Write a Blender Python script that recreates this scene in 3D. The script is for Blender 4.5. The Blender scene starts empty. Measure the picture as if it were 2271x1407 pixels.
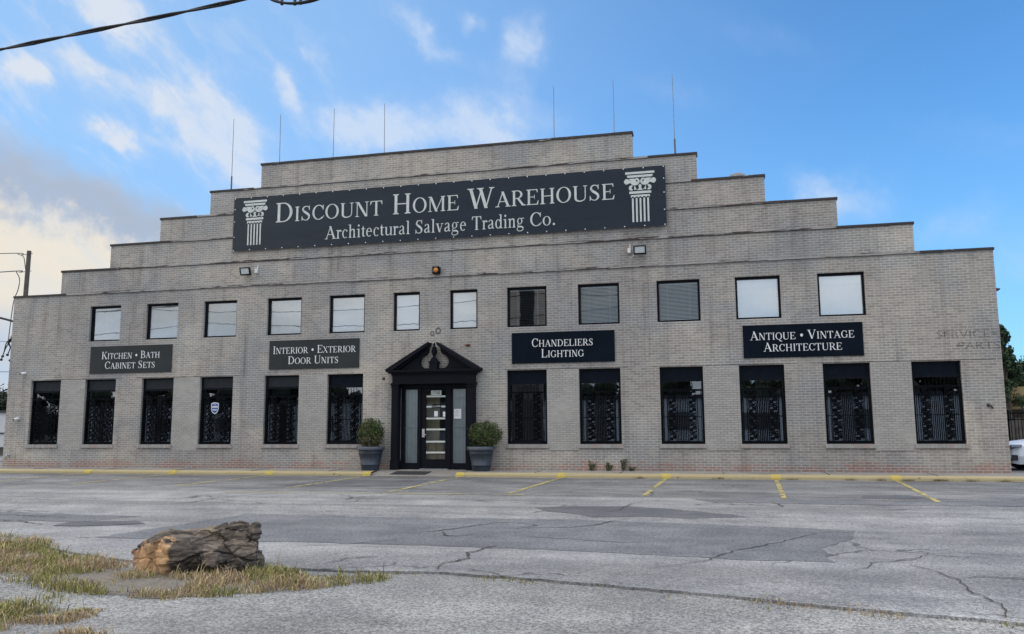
import bpy, bmesh, math, random
from mathutils import Vector, Matrix, noise

random.seed(7)
R = math.radians
C = bpy.context.scene.collection
SC = bpy.context.scene

# ------------------------------------------------------------------ camera
cam_d = bpy.data.cameras.new('Camera')
cam = bpy.data.objects.new('Camera', cam_d)
C.objects.link(cam)
cam_d.sensor_fit = 'HORIZONTAL'
cam_d.sensor_width = 36.0
cam_d.lens = 28.86
cam_d.clip_start = 0.1
cam_d.clip_end = 3000
CR = ((0.97271, 0.03613, 0.22919), (0.23195, -0.12679, -0.96443), (-0.00579, 0.99127, -0.13171))
cam.matrix_world = Matrix(((CR[0][0], CR[0][1], CR[0][2], 5.2655),
                           (CR[1][0], CR[1][1], CR[1][2], -25.295),
                           (CR[2][0], CR[2][1], CR[2][2], 1.3617), (0, 0, 0, 1)))
SC.camera = cam

# ------------------------------------------------------------------ exposure
SC.view_settings.view_transform = 'Standard'
SC.view_settings.look = 'None'
SC.view_settings.exposure = 0.67
SC.view_settings.gamma = 1.0
SC.render.film_transparent = False
SC.cycles.max_bounces = 6
SC.cycles.transparent_max_bounces = 12
SC.cycles.use_denoising = True

SUN_EL, SUN_AZ = 14.0, -84.0          # degrees; azimuth measured from +Y towards +X


# ------------------------------------------------------------------ node helper
class NT:
    def __init__(s, tree):
        s.t = tree
        s.n = tree.nodes
        s.l = tree.links

    def new(s, kind, **kw):
        nd = s.n.new(kind)
        for k, v in kw.items():
            setattr(nd, k, v)
        return nd

    def put(s, sock, v):
        if v is None:
            return
        if isinstance(v, bpy.types.NodeSocket):
            s.l.new(v, sock)
        elif isinstance(v, (tuple, list)):
            if sock.type == 'RGBA' and len(v) == 3:
                v = (v[0], v[1], v[2], 1)
            sock.default_value = v
        else:
            sock.default_value = v

    def m(s, op, a, b=None, c=None, clamp=False):
        nd = s.new('ShaderNodeMath', operation=op, use_clamp=clamp)
        for i, v in enumerate((a, b, c)):
            s.put(nd.inputs[i], v)
        return nd.outputs[0]

    def vm(s, op, a, b=None):
        nd = s.new('ShaderNodeVectorMath', operation=op)
        s.put(nd.inputs[0], a)
        if b is not None:
            s.put(nd.inputs[1], b)
        return nd.outputs[0]

    def xyz(s, v):
        nd = s.new('ShaderNodeSeparateXYZ')
        s.put(nd.inputs[0], v)
        return nd.outputs[0], nd.outputs[1], nd.outputs[2]

    def comb(s, x, y, z):
        nd = s.new('ShaderNodeCombineXYZ')
        for i, v in enumerate((x, y, z)):
            s.put(nd.inputs[i], v)
        return nd.outputs[0]

    def noise(s, vec, scale, detail=3.0, rough=0.55, dist=0.0, col=False):
        nd = s.new('ShaderNodeTexNoise')
        s.put(nd.inputs['Vector'], vec)
        nd.inputs['Scale'].default_value = scale
        nd.inputs['Detail'].default_value = detail
        nd.inputs['Roughness'].default_value = rough
        nd.inputs['Distortion'].default_value = dist
        return nd.outputs['Color' if col else 'Fac']

    def ss(s, v, a, b, lo=0.0, hi=1.0):
        nd = s.new('ShaderNodeMapRange', interpolation_type='SMOOTHSTEP')
        s.put(nd.inputs[0], v)
        for i, q in enumerate((a, b, lo, hi)):
            s.put(nd.inputs[i + 1], q)
        return nd.outputs[0]

    def mix(s, fac, a, b, mode='MIX'):
        nd = s.new('ShaderNodeMix', data_type='RGBA', blend_type=mode)
        s.put(nd.inputs[0], fac)
        s.put(nd.inputs[6], a)
        s.put(nd.inputs[7], b)
        return nd.outputs[2]

    def mul(s, v, col):
        return s.mix(1.0, v, col, 'MULTIPLY')

    def bump(s, h, strength=0.3, dist=0.01):
        nd = s.new('ShaderNodeBump')
        nd.inputs['Strength'].default_value = strength
        nd.inputs['Distance'].default_value = dist
        s.put(nd.inputs['Height'], h)
        return nd.outputs[0]


# ------------------------------------------------------------------ world: sky with clouds
def make_world():
    w = bpy.data.worlds.new('World')
    SC.world = w
    w.use_nodes = True
    t = NT(w.node_tree)
    t.n.clear()
    sky = t.new('ShaderNodeTexSky', sky_type='NISHITA')
    sky.sun_disc = False
    sky.sun_elevation = R(SUN_EL)
    sky.sun_rotation = R(SUN_AZ)
    sky.altitude = 300
    sky.air_density = 1.0
    sky.dust_density = 0.6
    sky.ozone_density = 3.0
    d = t.new('ShaderNodeTexCoord').outputs['Generated']
    x, y, z = t.xyz(d)
    az = t.m('MULTIPLY', t.m('ARCTAN2', x, y), 57.2958)
    el = t.m('MULTIPLY', t.m('ARCSINE', z), 57.2958)
    # warp the angles so that the cloud edges fray
    ae = t.comb(az, el, 0.0)
    w1 = t.noise(ae, 0.16, 4, 0.6, col=True)
    wx, wy, wz = t.xyz(w1)
    azw = t.m('ADD', az, t.m('MULTIPLY', t.m('SUBTRACT', wx, 0.5), 7.0))
    elw = t.m('ADD', el, t.m('MULTIPLY', t.m('SUBTRACT', wy, 0.5), 5.0))
    # streaky detail running down to the right
    ca, sa = math.cos(R(-38)), math.sin(R(-38))
    u = t.m('ADD', t.m('MULTIPLY', az, ca), t.m('MULTIPLY', el, sa))
    v = t.m('ADD', t.m('MULTIPLY', az, -sa), t.m('MULTIPLY', el, ca))
    streak = t.noise(t.comb(t.m('MULTIPLY', u, 0.30), t.m('MULTIPLY', v, 0.62), 3.7), 1.0, 5, 0.58, 0.4)
    fine = t.noise(t.comb(az, el, 9.1), 0.9, 5, 0.6)

    def blob(a0, e0, ra, re, rot, amp):
        c_, s_ = math.cos(R(rot)), math.sin(R(rot))
        da = t.m('SUBTRACT', azw, a0)
        de = t.m('SUBTRACT', elw, e0)
        p = t.m('DIVIDE', t.m('ADD', t.m('MULTIPLY', da, c_), t.m('MULTIPLY', de, s_)), ra)
        q = t.m('DIVIDE', t.m('ADD', t.m('MULTIPLY', da, -s_), t.m('MULTIPLY', de, c_)), re)
        r2 = t.m('ADD', t.m('MULTIPLY', p, p), t.m('MULTIPLY', q, q))
        return t.m('MULTIPLY', t.m('EXPONENT', t.m('MULTIPLY', r2, -1.0)), amp)

    puffs = [(-45.4, 21.0, 1.6, 1.0, -25, 1.0), (-42.6, 22.0, 2.6, 0.9, -30, .85), (-40.2, 25.6, 2.6, 1.5, -15, 1.0),
             (-39.6, 18.1, 1.5, .6, -40, 1.15), (-36.6, 20.6, 2.6, 1.5, -25, .95), (-33.6, 18.4, 4.2, 1.6, -38, .50),
             (-36.2, 23.0, 4.8, .9, -35, .42), (-29.2, 23.0, 1.7, .7, -50, .85), (-20.2, 26.7, 2.8, .8, -30, .85),
             (-12.4, 26.0, 1.9, 1.5, 20, .85), (-16.6, 27.6, 1.1, .6, -30, .6), (-22.8, 20.2, 3.8, 1.6, -14, 1.25),
             (-15.4, 20.6, 4.0, 1.9, -8, 1.3), (-32.3, 18.0, 2.2, 2.8, 10, .8), (-27.5, 25.5, 3.0, .7, -40, .45),
             (8.8, 15.0, 3.0, 1.5, -20, .8), (15.5, 12.0, 2.4, 1.3, 10, .4), (17.5, 17.0, 5.0, 1.6, -15, .2), (4.0, 25.0, 6.0, 1.6, -15, .2), (18.5, 9.5, 3.0, 1.8, 10, .4), (-1.5, 22.3, 4.0, 1.0, -20, .22),
             (-12.0, 22.8, 3.6, .9, -30, .38)]
    acc = None
    for b in puffs:
        g = blob(*b)
        acc = g if acc is None else t.m('ADD', acc, g)
    acc = t.m('MULTIPLY', acc, t.m('ADD', t.m('MULTIPLY', streak, 1.5), 0.30))
    acc = t.m('ADD', acc, t.m('MULTIPLY', t.m('SUBTRACT', fine, 0.5), t.m('MULTIPLY', acc, 0.8)))
    # thin veil over the left half
    veil = t.m('MULTIPLY', t.ss(az, -10, -44), t.ss(streak, 0.38, 0.75))
    acc = t.m('ADD', acc, t.m('MULTIPLY', veil, 0.52))
    dens = t.m('MULTIPLY', t.ss(acc, 0.0, 1.34), .82)
    # heavy grey bank low on the left, bright cream beneath it
    edge = t.m('SUBTRACT', t.m('ADD', 17.3, t.m('MULTIPLY', t.m('ADD', azw, 46.0), -0.30)), elw)
    bank = t.m('MULTIPLY', t.ss(edge, -0.8, 1.8), t.ss(az, -22.0, -34.0))
    bank = t.m('MULTIPLY', bank, t.m('ADD', t.m('MULTIPLY', streak, .5), .68), clamp=True)
    cream = t.ss(t.m('ADD', edge, t.m('MULTIPLY', t.m('SUBTRACT', fine, .5), 5.0)), 2.4, 5.6)
    lowgrey = t.ss(el, 8.4, 5.0)
    bankcol = t.mix(cream, (0.41, 0.48, 0.60, 1), (0.82, 0.76, 0.66, 1))
    bankcol = t.mix(lowgrey, bankcol, (0.55, 0.61, 0.70, 1))
    warmth = t.ss(az, -20, -45)
    puffcol = t.mix(warmth, (0.62, 0.72, 0.88, 1), (0.76, 0.78, 0.82, 1))
    # broken bright cloud added out of view, behind and overhead, to light the scene
    gen = t.noise(t.comb(t.m('DIVIDE', x, t.m('ADD', t.m('ABSOLUTE', z), .25)),
                         t.m('DIVIDE', y, t.m('ADD', t.m('ABSOLUTE', z), .25)), 2.0), 1.3, 5, 0.6)
    back = t.m('MULTIPLY', t.ss(gen, 0.30, 0.60), t.ss(y, 0.30, -0.25))
    base = t.vm('MULTIPLY', sky.outputs[0], (.95, 1.48, 1.86))
    K = 6.6
    pale = t.m('MULTIPLY', t.ss(az, 18, -44), .80)
    base = t.mix(pale, base, tuple(K * c for c in (.33, .54, .83)) + (1,))
    hz = t.m('MULTIPLY', t.ss(el, 22, 5), .30)
    base = t.mix(hz, base, tuple(K * c for c in (.27, .52, .88)) + (1,))
    sc = lambda c: t.vm('MULTIPLY', c, (K, K, K))
    col = t.mix(dens, base, sc(puffcol))
    col = t.mix(bank, col, sc(bankcol))
    bn = t.noise(t.comb(t.m('MULTIPLY', az, .055), t.m('MULTIPLY', el, .13), 5.5), 1.0, 4, .6)
    col = t.mix(t.m('MULTIPLY', back, 0.85), col, t.mix(t.ss(bn, .36, .62), sc((.86, .98, 1.16)), sc((1.42, 1.40, 1.38))))
    over = t.m('MULTIPLY', t.ss(el, 34.0, 52.0), t.m('ADD', .55, t.m('MULTIPLY', t.ss(gen, .3, .65), .45)))  # unseen bright veil overhead, added to lift the light on the lot
    col = t.mix(over, col, sc((2.62, 2.60, 2.62)))
    bg = t.new('ShaderNodeBackground')
    t.put(bg.inputs[0], col)
    bg.inputs[1].default_value = 0.1
    out = t.new('ShaderNodeOutputWorld')
    t.l.new(bg.outputs[0], out.inputs[0])
    w.cycles.sampling_method = 'MANUAL'
    w.cycles.sample_map_resolution = 1024


make_world()

sun_d = bpy.data.lights.new('Sun', 'SUN')
sun_d.energy = 0.6
sun_d.angle = R(20)
sun_d.color = (1.0, 0.90, 0.76)
sun = bpy.data.objects.new('Sun', sun_d)
C.objects.link(sun)
sdir = Vector((math.sin(R(SUN_AZ)) * math.cos(R(SUN_EL)), math.cos(R(SUN_AZ)) * math.cos(R(SUN_EL)), math.sin(R(SUN_EL))))
sun.rotation_euler = (-sdir).to_track_quat('-Z', 'Y').to_euler()


# ------------------------------------------------------------------ materials
def base_mat(name):
    m = bpy.data.materials.new(name)
    m.use_nodes = True
    t = NT(m.node_tree)
    return m, t, t.n['Principled BSDF']


def coords(t, kind='Object'):
    return t.new('ShaderNodeTexCoord').outputs[kind]


def plain(name, col, rough=0.6, metal=0.0, var=0.25, scale=6.0, bump=0.0, spec=0.5):
    m, t, b = base_mat(name)
    p = coords(t)
    n = t.noise(p, scale, 4)
    n2 = t.noise(p, scale * 9, 3)
    f = t.m('ADD', t.m('MULTIPLY', n, .7), t.m('MULTIPLY', n2, .3))
    lo = tuple(c * (1 - var) for c in col)
    hi = tuple(min(1, c * (1 + var)) for c in col)
    t.put(b.inputs['Base Color'], t.mix(t.ss(f, .3, .7), lo, hi))
    t.put(b.inputs['Roughness'], t.m('ADD', rough - .08, t.m('MULTIPLY', n2, .16)))
    b.inputs['Metallic'].default_value = metal
    b.inputs['Specular IOR Level'].default_value = spec
    if bump:
        t.put(b.inputs['Normal'], t.bump(f, bump, .01))
    return m


def wall_coords(t):
    p = coords(t)
    x, y, z = t.xyz(p)
    nx, ny, nz = t.xyz(t.new('ShaderNodeNewGeometry').outputs['Normal'])
    side = t.m('GREATER_THAN', t.m('ABSOLUTE', nx), 0.6)
    h = t.m('ADD', t.m('MULTIPLY', side, y), t.m('MULTIPLY', t.m('SUBTRACT', 1.0, side), x))
    return p, h, z


def brick_mat():
    m, t, b = base_mat('painted_brick')
    p, h, z = wall_coords(t)
    wob = t.noise(p, 2.2, 2)
    zz = t.m('ADD', z, t.m('MULTIPLY', t.m('SUBTRACT', wob, .5), .006))
    v = t.comb(h, zz, 0.0)
    br = t.new('ShaderNodeTexBrick')
    br.offset = 0.5
    t.put(br.inputs['Vector'], v)
    br.inputs['Color1'].default_value = (0.0, 0.0, 0.0, 1)
    br.inputs['Color2'].default_value = (1.0, 1.0, 1.0, 1)
    br.inputs['Mortar'].default_value = (0.5, 0.5, 0.5, 1)
    br.inputs['Scale'].default_value = 1.0
    br.inputs['Mortar Size'].default_value = 0.0085
    br.inputs['Mortar Smooth'].default_value = 0.35
    br.inputs['Bias'].default_value = 0.0
    br.inputs['Brick Width'].default_value = 0.226
    br.inputs['Row Height'].default_value = 0.0758
    rnd = br.outputs['Color']
    mort = br.outputs['Fac']
    brick = t.mix(rnd, (0.272, 0.241, 0.207, 1), (0.382, 0.339, 0.291, 1))
    # cool and warm patches of old paint
    n1 = t.noise(p, .55, 3, .6)
    n2 = t.noise(t.vm('ADD', p, (17, 3, 9)), .8, 4, .6)
    n3 = t.noise(t.vm('MULTIPLY', p, (1.0, 1.0, 3.0)), 5.0, 4, .65)
    brick = t.mix(t.m('MULTIPLY', t.ss(n1, .42, .64), .5), brick, (0.235, 0.250, 0.262, 1))
    brick = t.mix(t.m('MULTIPLY', t.ss(n2, .54, .72), .45), brick, (0.300, 0.270, 0.235, 1))
    brick = t.mul(brick, t.mix(n3, (.80, .80, .80, 1), (1.18, 1.18, 1.18, 1)))
    # bare red brick where paint has worn off near the footing
    low = t.m('ADD', t.m('MULTIPLY', t.ss(z, .62, .08), .55), t.m('MULTIPLY', t.noise(p, .9, 3, .6), .75))
    red = t.m('MULTIPLY', t.ss(t.m('ADD', low, t.m('MULTIPLY', rnd, .22)), .88, 1.10), t.ss(z, .75, .5))
    brick = t.mix(t.m('MULTIPLY', red, .75), brick, (0.300, 0.155, 0.115, 1))
    keep = t.ss(t.noise(p, 1.7, 4, .65), .25, .55)
    mcol = t.mix(t.noise(p, 9.0, 3), (0.46, 0.44, 0.405, 1), (0.61, 0.59, 0.55, 1))
    mfac = t.m('MULTIPLY', mort, t.m('ADD', t.m('MULTIPLY', keep, .55), .37))
    col = t.mix(mfac, brick, mcol)
    # soot streaks below copings and sills, dark scuffs
    st = t.noise(t.comb(t.m('MULTIPLY', h, 3.0), t.m('MULTIPLY', z, .22), 0.0), 1.0, 4, .6)
    col = t.mul(col, t.mix(t.ss(st, .48, .74), (1.03, 1.03, 1.03, 1), (.77, .765, .77, 1)))
    big = t.noise(t.vm('ADD', p, (4, 8, 2)), .23, 3, .6)
    col = t.mul(col, t.mix(t.ss(big, .35, .68), (.82, .835, .87, 1), (1.13, 1.12, 1.09, 1)))
    rp = t.noise(t.vm('ADD', p, (51, 15, 22)), .62, 2, .4)
    col = t.mul(col, t.mix(t.ss(rp, .60, .625), (1, 1, 1, 1), (1.13, 1.12, 1.10, 1)))
    run = t.noise(t.comb(t.m('MULTIPLY', h, 5.5), t.m('MULTIPLY', z, .10), 7.0), 1.0, 3, .6)
    col = t.mul(col, t.mix(t.m('MULTIPLY', t.ss(run, .58, .70), t.ss(t.noise(p, .7, 2), .45, .6)), (1, 1, 1, 1), (.72, .71, .71, 1)))
    spot = t.noise(t.vm('ADD', p, (31, 5, 2)), 2.3, 5, .7)
    col = t.mix(t.m('MULTIPLY', t.ss(spot, .68, .80), .5), col, (.13, .12, .115, 1))
    t.put(b.inputs['Base Color'], col)
    b.inputs['Roughness'].default_value = .85
    hgt = t.m('SUBTRACT', t.m('MULTIPLY', t.noise(p, 40, 3), .3), mort)
    t.put(b.inputs['Normal'], t.bump(hgt, .5, .012))
    return m


def infill_mat():
    m, t, b = base_mat('painted_infill_brick')
    p, h, z = wall_coords(t)
    v = t.comb(t.m('ADD', h, .06), z, 0.0)
    br = t.new('ShaderNodeTexBrick')
    t.put(br.inputs['Vector'], v)
    br.inputs['Color1'].default_value = (.9, .9, .9, 1)
    br.inputs['Color2'].default_value = (1.06, 1.06, 1.06, 1)
    br.inputs['Mortar'].default_value = (.95, .95, .95, 1)
    br.inputs['Scale'].default_value = 1.0
    br.inputs['Mortar Size'].default_value = 0.006
    br.inputs['Brick Width'].default_value = 0.205
    br.inputs['Row Height'].default_value = 0.068
    n = t.noise(p, 1.2, 4, .6)
    col = t.mix(n, (0.325, 0.305, 0.278, 1), (0.440, 0.418, 0.385, 1))
    col = t.mul(col, br.outputs['Color'])
    gap = t.m('MULTIPLY', br.outputs['Fac'], t.ss(t.noise(t.vm('ADD', p, (9, 1, 4)), 1.1, 4, .6), .36, .54))
    col = t.mix(t.m('MULTIPLY', gap, .75), col, (.11, .105, .10, 1))
    t.put(b.inputs['Base Color'], col)
    b.inputs['Roughness'].default_value = .75
    t.put(b.inputs['Normal'], t.bump(t.m('MULTIPLY', br.outputs['Fac'], -1.0), .5, .01))
    return m


def coping_mat():
    m, t, b = base_mat('weathered_coping')
    p = coords(t)
    x, y, z = t.xyz(p)
    q = t.comb(t.m('MULTIPLY', x, .9), y, t.m('MULTIPLY', z, 9.0))
    n = t.noise(q, 1.6, 5, .65)
    n2 = t.noise(t.comb(t.m('MULTIPLY', x, 2.2), y, t.m('MULTIPLY', z, 2.0)), 1.0, 3)
    pale = t.ss(t.m('ADD', t.m('MULTIPLY', n, .6), t.m('MULTIPLY', n2, .5)), .64, .70)
    dark = t.mix(t.noise(p, 3, 4), (.012, .012, .015, 1), (.055, .036, .030, 1))
    t.put(b.inputs['Base Color'], t.mix(t.m('MULTIPLY', pale, .85), dark, (.40, .38, .36, 1)))
    b.inputs['Roughness'].default_value = .6
    return m


def flashing_mat():
    m, t, b = base_mat('broken_flashing')
    p = coords(t)
    x, y, z = t.xyz(p)
    n = t.noise(t.comb(t.m('MULTIPLY', x, 1.1), y, t.m('MULTIPLY', z, 14.0)), 1.5, 5, .68)
    n2 = t.noise(p, .35, 2)
    d = t.ss(t.m('ADD', t.m('MULTIPLY', n, .7), t.m('MULTIPLY', n2, .4)), .56, .60)
    pale = t.mix(t.noise(p, 5, 4, .7), (.24, .22, .205, 1), (.44, .42, .395, 1))
    dark = t.mix(t.noise(p, 2, 3), (.018, .017, .018, 1), (.085, .048, .036, 1))
    t.put(b.inputs['Base Color'], t.mix(d, pale, dark))
    b.inputs['Roughness'].default_value = .75
    return m


def asphalt_mat(name, lo, hi, speck, patchy=True):
    m, t, b = base_mat(name)
    p = coords(t)
    x, y, z = t.xyz(p)
    n = t.noise(p, .35, 4, .6)
    strip = t.noise(t.comb(t.m('MULTIPLY', x, .07), t.m('MULTIPLY', y, .75), 0), 1.0, 4, .62, .3)
    f = t.m('ADD', t.m('MULTIPLY', n, .4), t.m('MULTIPLY', strip, .6))
    col = t.mix(t.ss(f, .38, .62), lo, hi)
    g = t.noise(p, 26, 3, .75)
    g2 = t.noise(t.vm('ADD', p, (3, 7, 1)), 60, 2, .7)
    gg = t.m('ADD', t.m('MULTIPLY', g, .5), t.m('MULTIPLY', g2, .5))
    a, c = 1 - speck, 1 + speck
    col = t.mul(col, t.mix(t.ss(gg, .40, .60), (a, a, a, 1), (c, c, c * 1.01, 1)))
    mo = t.noise(t.vm('ADD', p, (13, 2, 4)), 1.1, 5, .68, .3)
    col = t.mul(col, t.mix(t.ss(mo, .36, .64), (.84, .845, .86, 1), (1.13, 1.125, 1.11, 1)))
    if patchy:
        oil = t.noise(t.comb(t.m('MULTIPLY', x, .35), t.m('MULTIPLY', y, 1.1), 5.0), 1.0, 4, .6, .5)
        col = t.mix(t.m('MULTIPLY', t.ss(oil, .56, .70), t.m('ADD', .25, t.m('MULTIPLY', t.ss(y, -10.5, -6.5), .35))), col, (.075, .075, .08, 1))
        dust = t.noise(t.comb(t.m('MULTIPLY', x, .16), t.m('MULTIPLY', y, .9), 11.0), 1.0, 4, .6, .4)
        col = t.mix(t.m('MULTIPLY', t.ss(dust, .56, .72), .35), col, (.34, .34, .335, 1))
        bay = t.ss(t.m('ADD', y, t.m('MULTIPLY', t.m('SUBTRACT', n, .5), .8)), -7.5, -7.2)
        col = t.mul(col, t.mix(bay, (1, 1, 1, 1), (.80, .795, .80, 1)))
        strk = t.noise(t.comb(t.m('MULTIPLY', x, .5), t.m('MULTIPLY', y, 2.6), 3.0), 1.0, 5, .65, .4)
        col = t.mix(t.m('MULTIPLY', t.m('MULTIPLY', t.ss(strk, .54, .66), bay), .6), col, (.085, .085, .09, 1))
        pk = t.new('ShaderNodeTexVoronoi', feature='F1')
        t.put(pk.inputs['Vector'], t.vm('MULTIPLY', p, (1.0, 2.2, 1.0)))
        pk.inputs['Scale'].default_value = 1.5
        pm = t.m('MULTIPLY', t.ss(pk.outputs['Distance'], .075, .05), t.ss(t.noise(p, .5, 3), .50, .56))
        col = t.mix(t.m('MULTIPLY', pm, .65), col, (.07, .07, .075, 1))
        vo = t.new('ShaderNodeTexVoronoi', feature='DISTANCE_TO_EDGE')
        warp = t.vm('ADD', p, t.vm('MULTIPLY', t.noise(p, .9, 4, .6, col=True), (1.3, 1.3, 0)))
        t.put(vo.inputs['Vector'], t.vm('MULTIPLY', warp, (.8, 1.0, 1.0)))
        vo.inputs['Scale'].default_value = .33
        ck = t.m('MULTIPLY', t.ss(vo.outputs['Distance'], .010, .003), t.ss(t.noise(p, .45, 3), .47, .58))
        col = t.mix(t.m('MULTIPLY', ck, .75), col, (.045, .045, .05, 1))
    t.put(b.inputs['Base Color'], col)
    b.inputs['Roughness'].default_value = .9
    b.inputs['Specular IOR Level'].default_value = .3
    t.put(b.inputs['Normal'], t.bump(gg, .6, .012))
    return m


def paint_mat(name, col, lo, hi, sc=2.2):
    """road paint that has worn through in places"""
    m, t, b = base_mat(name)
    p = coords(t)
    n = t.noise(p, sc, 5, .68)
    n2 = t.noise(p, 18, 3, .7)
    f = t.m('ADD', t.m('MULTIPLY', n, .6), t.m('MULTIPLY', n2, .4))
    t.put(b.inputs['Base Color'], t.mix(n2, tuple(c * .8 for c in col), tuple(min(1, c * 1.12) for c in col)))
    b.inputs['Roughness'].default_value = .8
    t.put(b.inputs['Alpha'], t.ss(f, lo, hi))
    return m


def soil_mat():
    m, t, b = base_mat('dry_soil_fading_out')
    p = coords(t)
    a = t.new('ShaderNodeAttribute')
    a.attribute_name = 'tint'
    n = t.noise(p, 5.0, 5, .7)
    g = t.noise(p, 40, 3, .7)
    t.put(b.inputs['Base Color'], t.mul(t.mix(n, (.085, .075, .062, 1), (.185, .160, .130, 1)), t.mix(t.ss(g, .4, .6), (.7, .7, .7, 1), (1.3, 1.3, 1.3, 1))))
    b.inputs['Roughness'].default_value = .95
    f = t.m('ADD', t.m('MULTIPLY', a.outputs['Fac'], .75), t.m('MULTIPLY', t.m('SUBTRACT', n, .5), 1.1))
    t.put(b.inputs['Alpha'], t.ss(f, .14, .46))
    return m


def kerb_mat():
    m, t, b = base_mat('kerb_yellow_paint')
    p = coords(t)
    n = t.noise(p, 1.3, 5, .65)
    n2 = t.noise(p, 11, 4, .7)
    f = t.m('ADD', t.m('MULTIPLY', n, .55), t.m('MULTIPLY', n2, .45))
    worn = t.ss(f, .57, .66)
    col = t.mix(n2, (.345, .280, .145, 1), (.44, .365, .205, 1))
    col = t.mix(t.m('MULTIPLY', worn, .8), col, (.27, .255, .225, 1))
    col = t.mix(t.m('MULTIPLY', t.ss(t.noise(p, 5, 4, .7), .62, .72), .7), col, (.08, .075, .06, 1))
    t.put(b.inputs['Base Color'], col)
    b.inputs['Roughness'].default_value = .8
    t.put(b.inputs['Normal'], t.bump(n2, .4, .01))
    return m


def glass_mat(name, tint=(1, 1, 1), refl=0.12, rough=0.0):
    m = bpy.data.materials.new(name)
    m.use_nodes = True
    t = NT(m.node_tree)
    t.n.clear()
    tr = t.new('ShaderNodeBsdfTransparent')
    t.put(tr.inputs[0], (*tint, 1))
    gl = t.new('ShaderNodeBsdfGlossy')
    gl.inputs['Roughness'].default_value = rough
    gl.inputs['Color'].default_value = (.93, .97, 1, 1)
    p = coords(t)
    t.put(gl.inputs['Normal'], t.bump(t.noise(p, 1.3, 2), .012, .05))
    fr = t.new('ShaderNodeFresnel')
    fr.inputs[0].default_value = 1.5
    dirt = t.m('MULTIPLY', t.noise(p, 3.0, 4), .04)
    fac = t.m('ADD', t.m('ADD', fr.outputs[0], refl - .04), dirt, clamp=True)
    mx = t.new('ShaderNodeMixShader')
    t.put(mx.inputs[0], fac)
    t.l.new(tr.outputs[0], mx.inputs[1])
    t.l.new(gl.outputs[0], mx.inputs[2])
    out = t.new('ShaderNodeOutputMaterial')
    t.l.new(mx.outputs[0], out.inputs[0])
    return m


def attr_mat(name, rough=.7, trans=0.0):
    """leaf/blade material: each leaf's own colour comes from its attribute"""
    m, t, b = base_mat(name)
    a = t.new('ShaderNodeAttribute')
    a.attribute_name = 'tint'
    t.put(b.inputs['Base Color'], a.outputs['Color'])
    b.inputs['Roughness'].default_value = rough
    b.inputs['Specular IOR Level'].default_value = .25
    return m


def rock_mat():
    m, t, b = base_mat('weathered_sandstone')
    p = coords(t)
    x, y, z = t.xyz(p)
    strata = t.noise(t.comb(t.m('MULTIPLY', x, 1.0), t.m('MULTIPLY', y, 1.0), t.m('MULTIPLY', z, 5.0)), 4.0, 6, .7, .5)
    n = t.noise(p, 7, 6, .7)
    col = t.mix(t.ss(strata, .36, .64), (.050, .042, .037, 1), (.165, .140, .118, 1))
    col = t.mix(t.m('MULTIPLY', t.ss(n, .56, .70), .45), col, (.28, .25, .21, 1))
    flute = t.noise(t.comb(t.m('MULTIPLY', x, 3.2), t.m('MULTIPLY', y, 3.2), t.m('MULTIPLY', z, .6)), 3.2, 4, .6)
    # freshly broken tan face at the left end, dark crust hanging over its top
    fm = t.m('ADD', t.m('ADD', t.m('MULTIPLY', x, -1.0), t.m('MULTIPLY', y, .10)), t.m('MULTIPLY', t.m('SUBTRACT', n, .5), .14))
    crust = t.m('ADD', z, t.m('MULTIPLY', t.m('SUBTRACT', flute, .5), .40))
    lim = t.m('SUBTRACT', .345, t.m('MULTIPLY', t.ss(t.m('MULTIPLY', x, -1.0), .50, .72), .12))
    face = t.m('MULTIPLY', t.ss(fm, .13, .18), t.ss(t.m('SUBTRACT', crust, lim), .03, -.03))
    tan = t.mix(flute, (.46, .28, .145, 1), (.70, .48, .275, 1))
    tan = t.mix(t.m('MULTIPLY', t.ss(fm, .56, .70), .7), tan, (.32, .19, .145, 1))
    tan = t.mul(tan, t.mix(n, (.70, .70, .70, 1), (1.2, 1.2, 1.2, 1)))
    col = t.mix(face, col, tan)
    vo = t.new('ShaderNodeTexVoronoi', feature='F1')
    t.put(vo.inputs['Vector'], t.vm('ADD', p, t.vm('MULTIPLY', t.noise(p, 3, 3, .6, col=True), (.3, .3, .3))))
    vo.inputs['Scale'].default_value = 4.5
    vx, vy, vz = t.xyz(vo.outputs['Color'])
    col = t.mul(col, t.mix(vx, (.44, .42, .40, 1), (1.15, 1.06, .95, 1)))
    lich = t.ss(t.noise(t.vm('ADD', p, (3, 3, 1)), 3.1, 4, .6), .60, .68)
    up = t.ss(z, .33, .42)
    col = t.mix(t.m('MULTIPLY', t.m('MULTIPLY', lich, up), .55), col, (.26, .215, .11, 1))
    t.put(b.inputs['Base Color'], col)
    b.inputs['Roughness'].default_value = .92
    h = t.m('ADD', t.m('MULTIPLY', strata, .6), t.m('MULTIPLY', n, .4))
    t.put(b.inputs['Normal'], t.bump(h, .55, .025))
    return m


def black_paint_mat():
    m, t, b = base_mat('peeling_black_paint')
    p = coords(t)
    n = t.noise(p, 7, 5, .7)
    n2 = t.noise(p, 2.0, 3)
    col = t.mix(n2, (.0045, .005, .0085, 1), (.010, .0115, .017, 1))
    col = t.mix(t.ss(n, .745, .765), col, (.45, .43, .40, 1))
    t.put(b.inputs['Base Color'], col)
    t.put(b.inputs['Roughness'], t.m('ADD', .40, t.m('MULTIPLY', n2, .25)))
    b.inputs['Specular IOR Level'].default_value = .10
    return m


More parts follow.
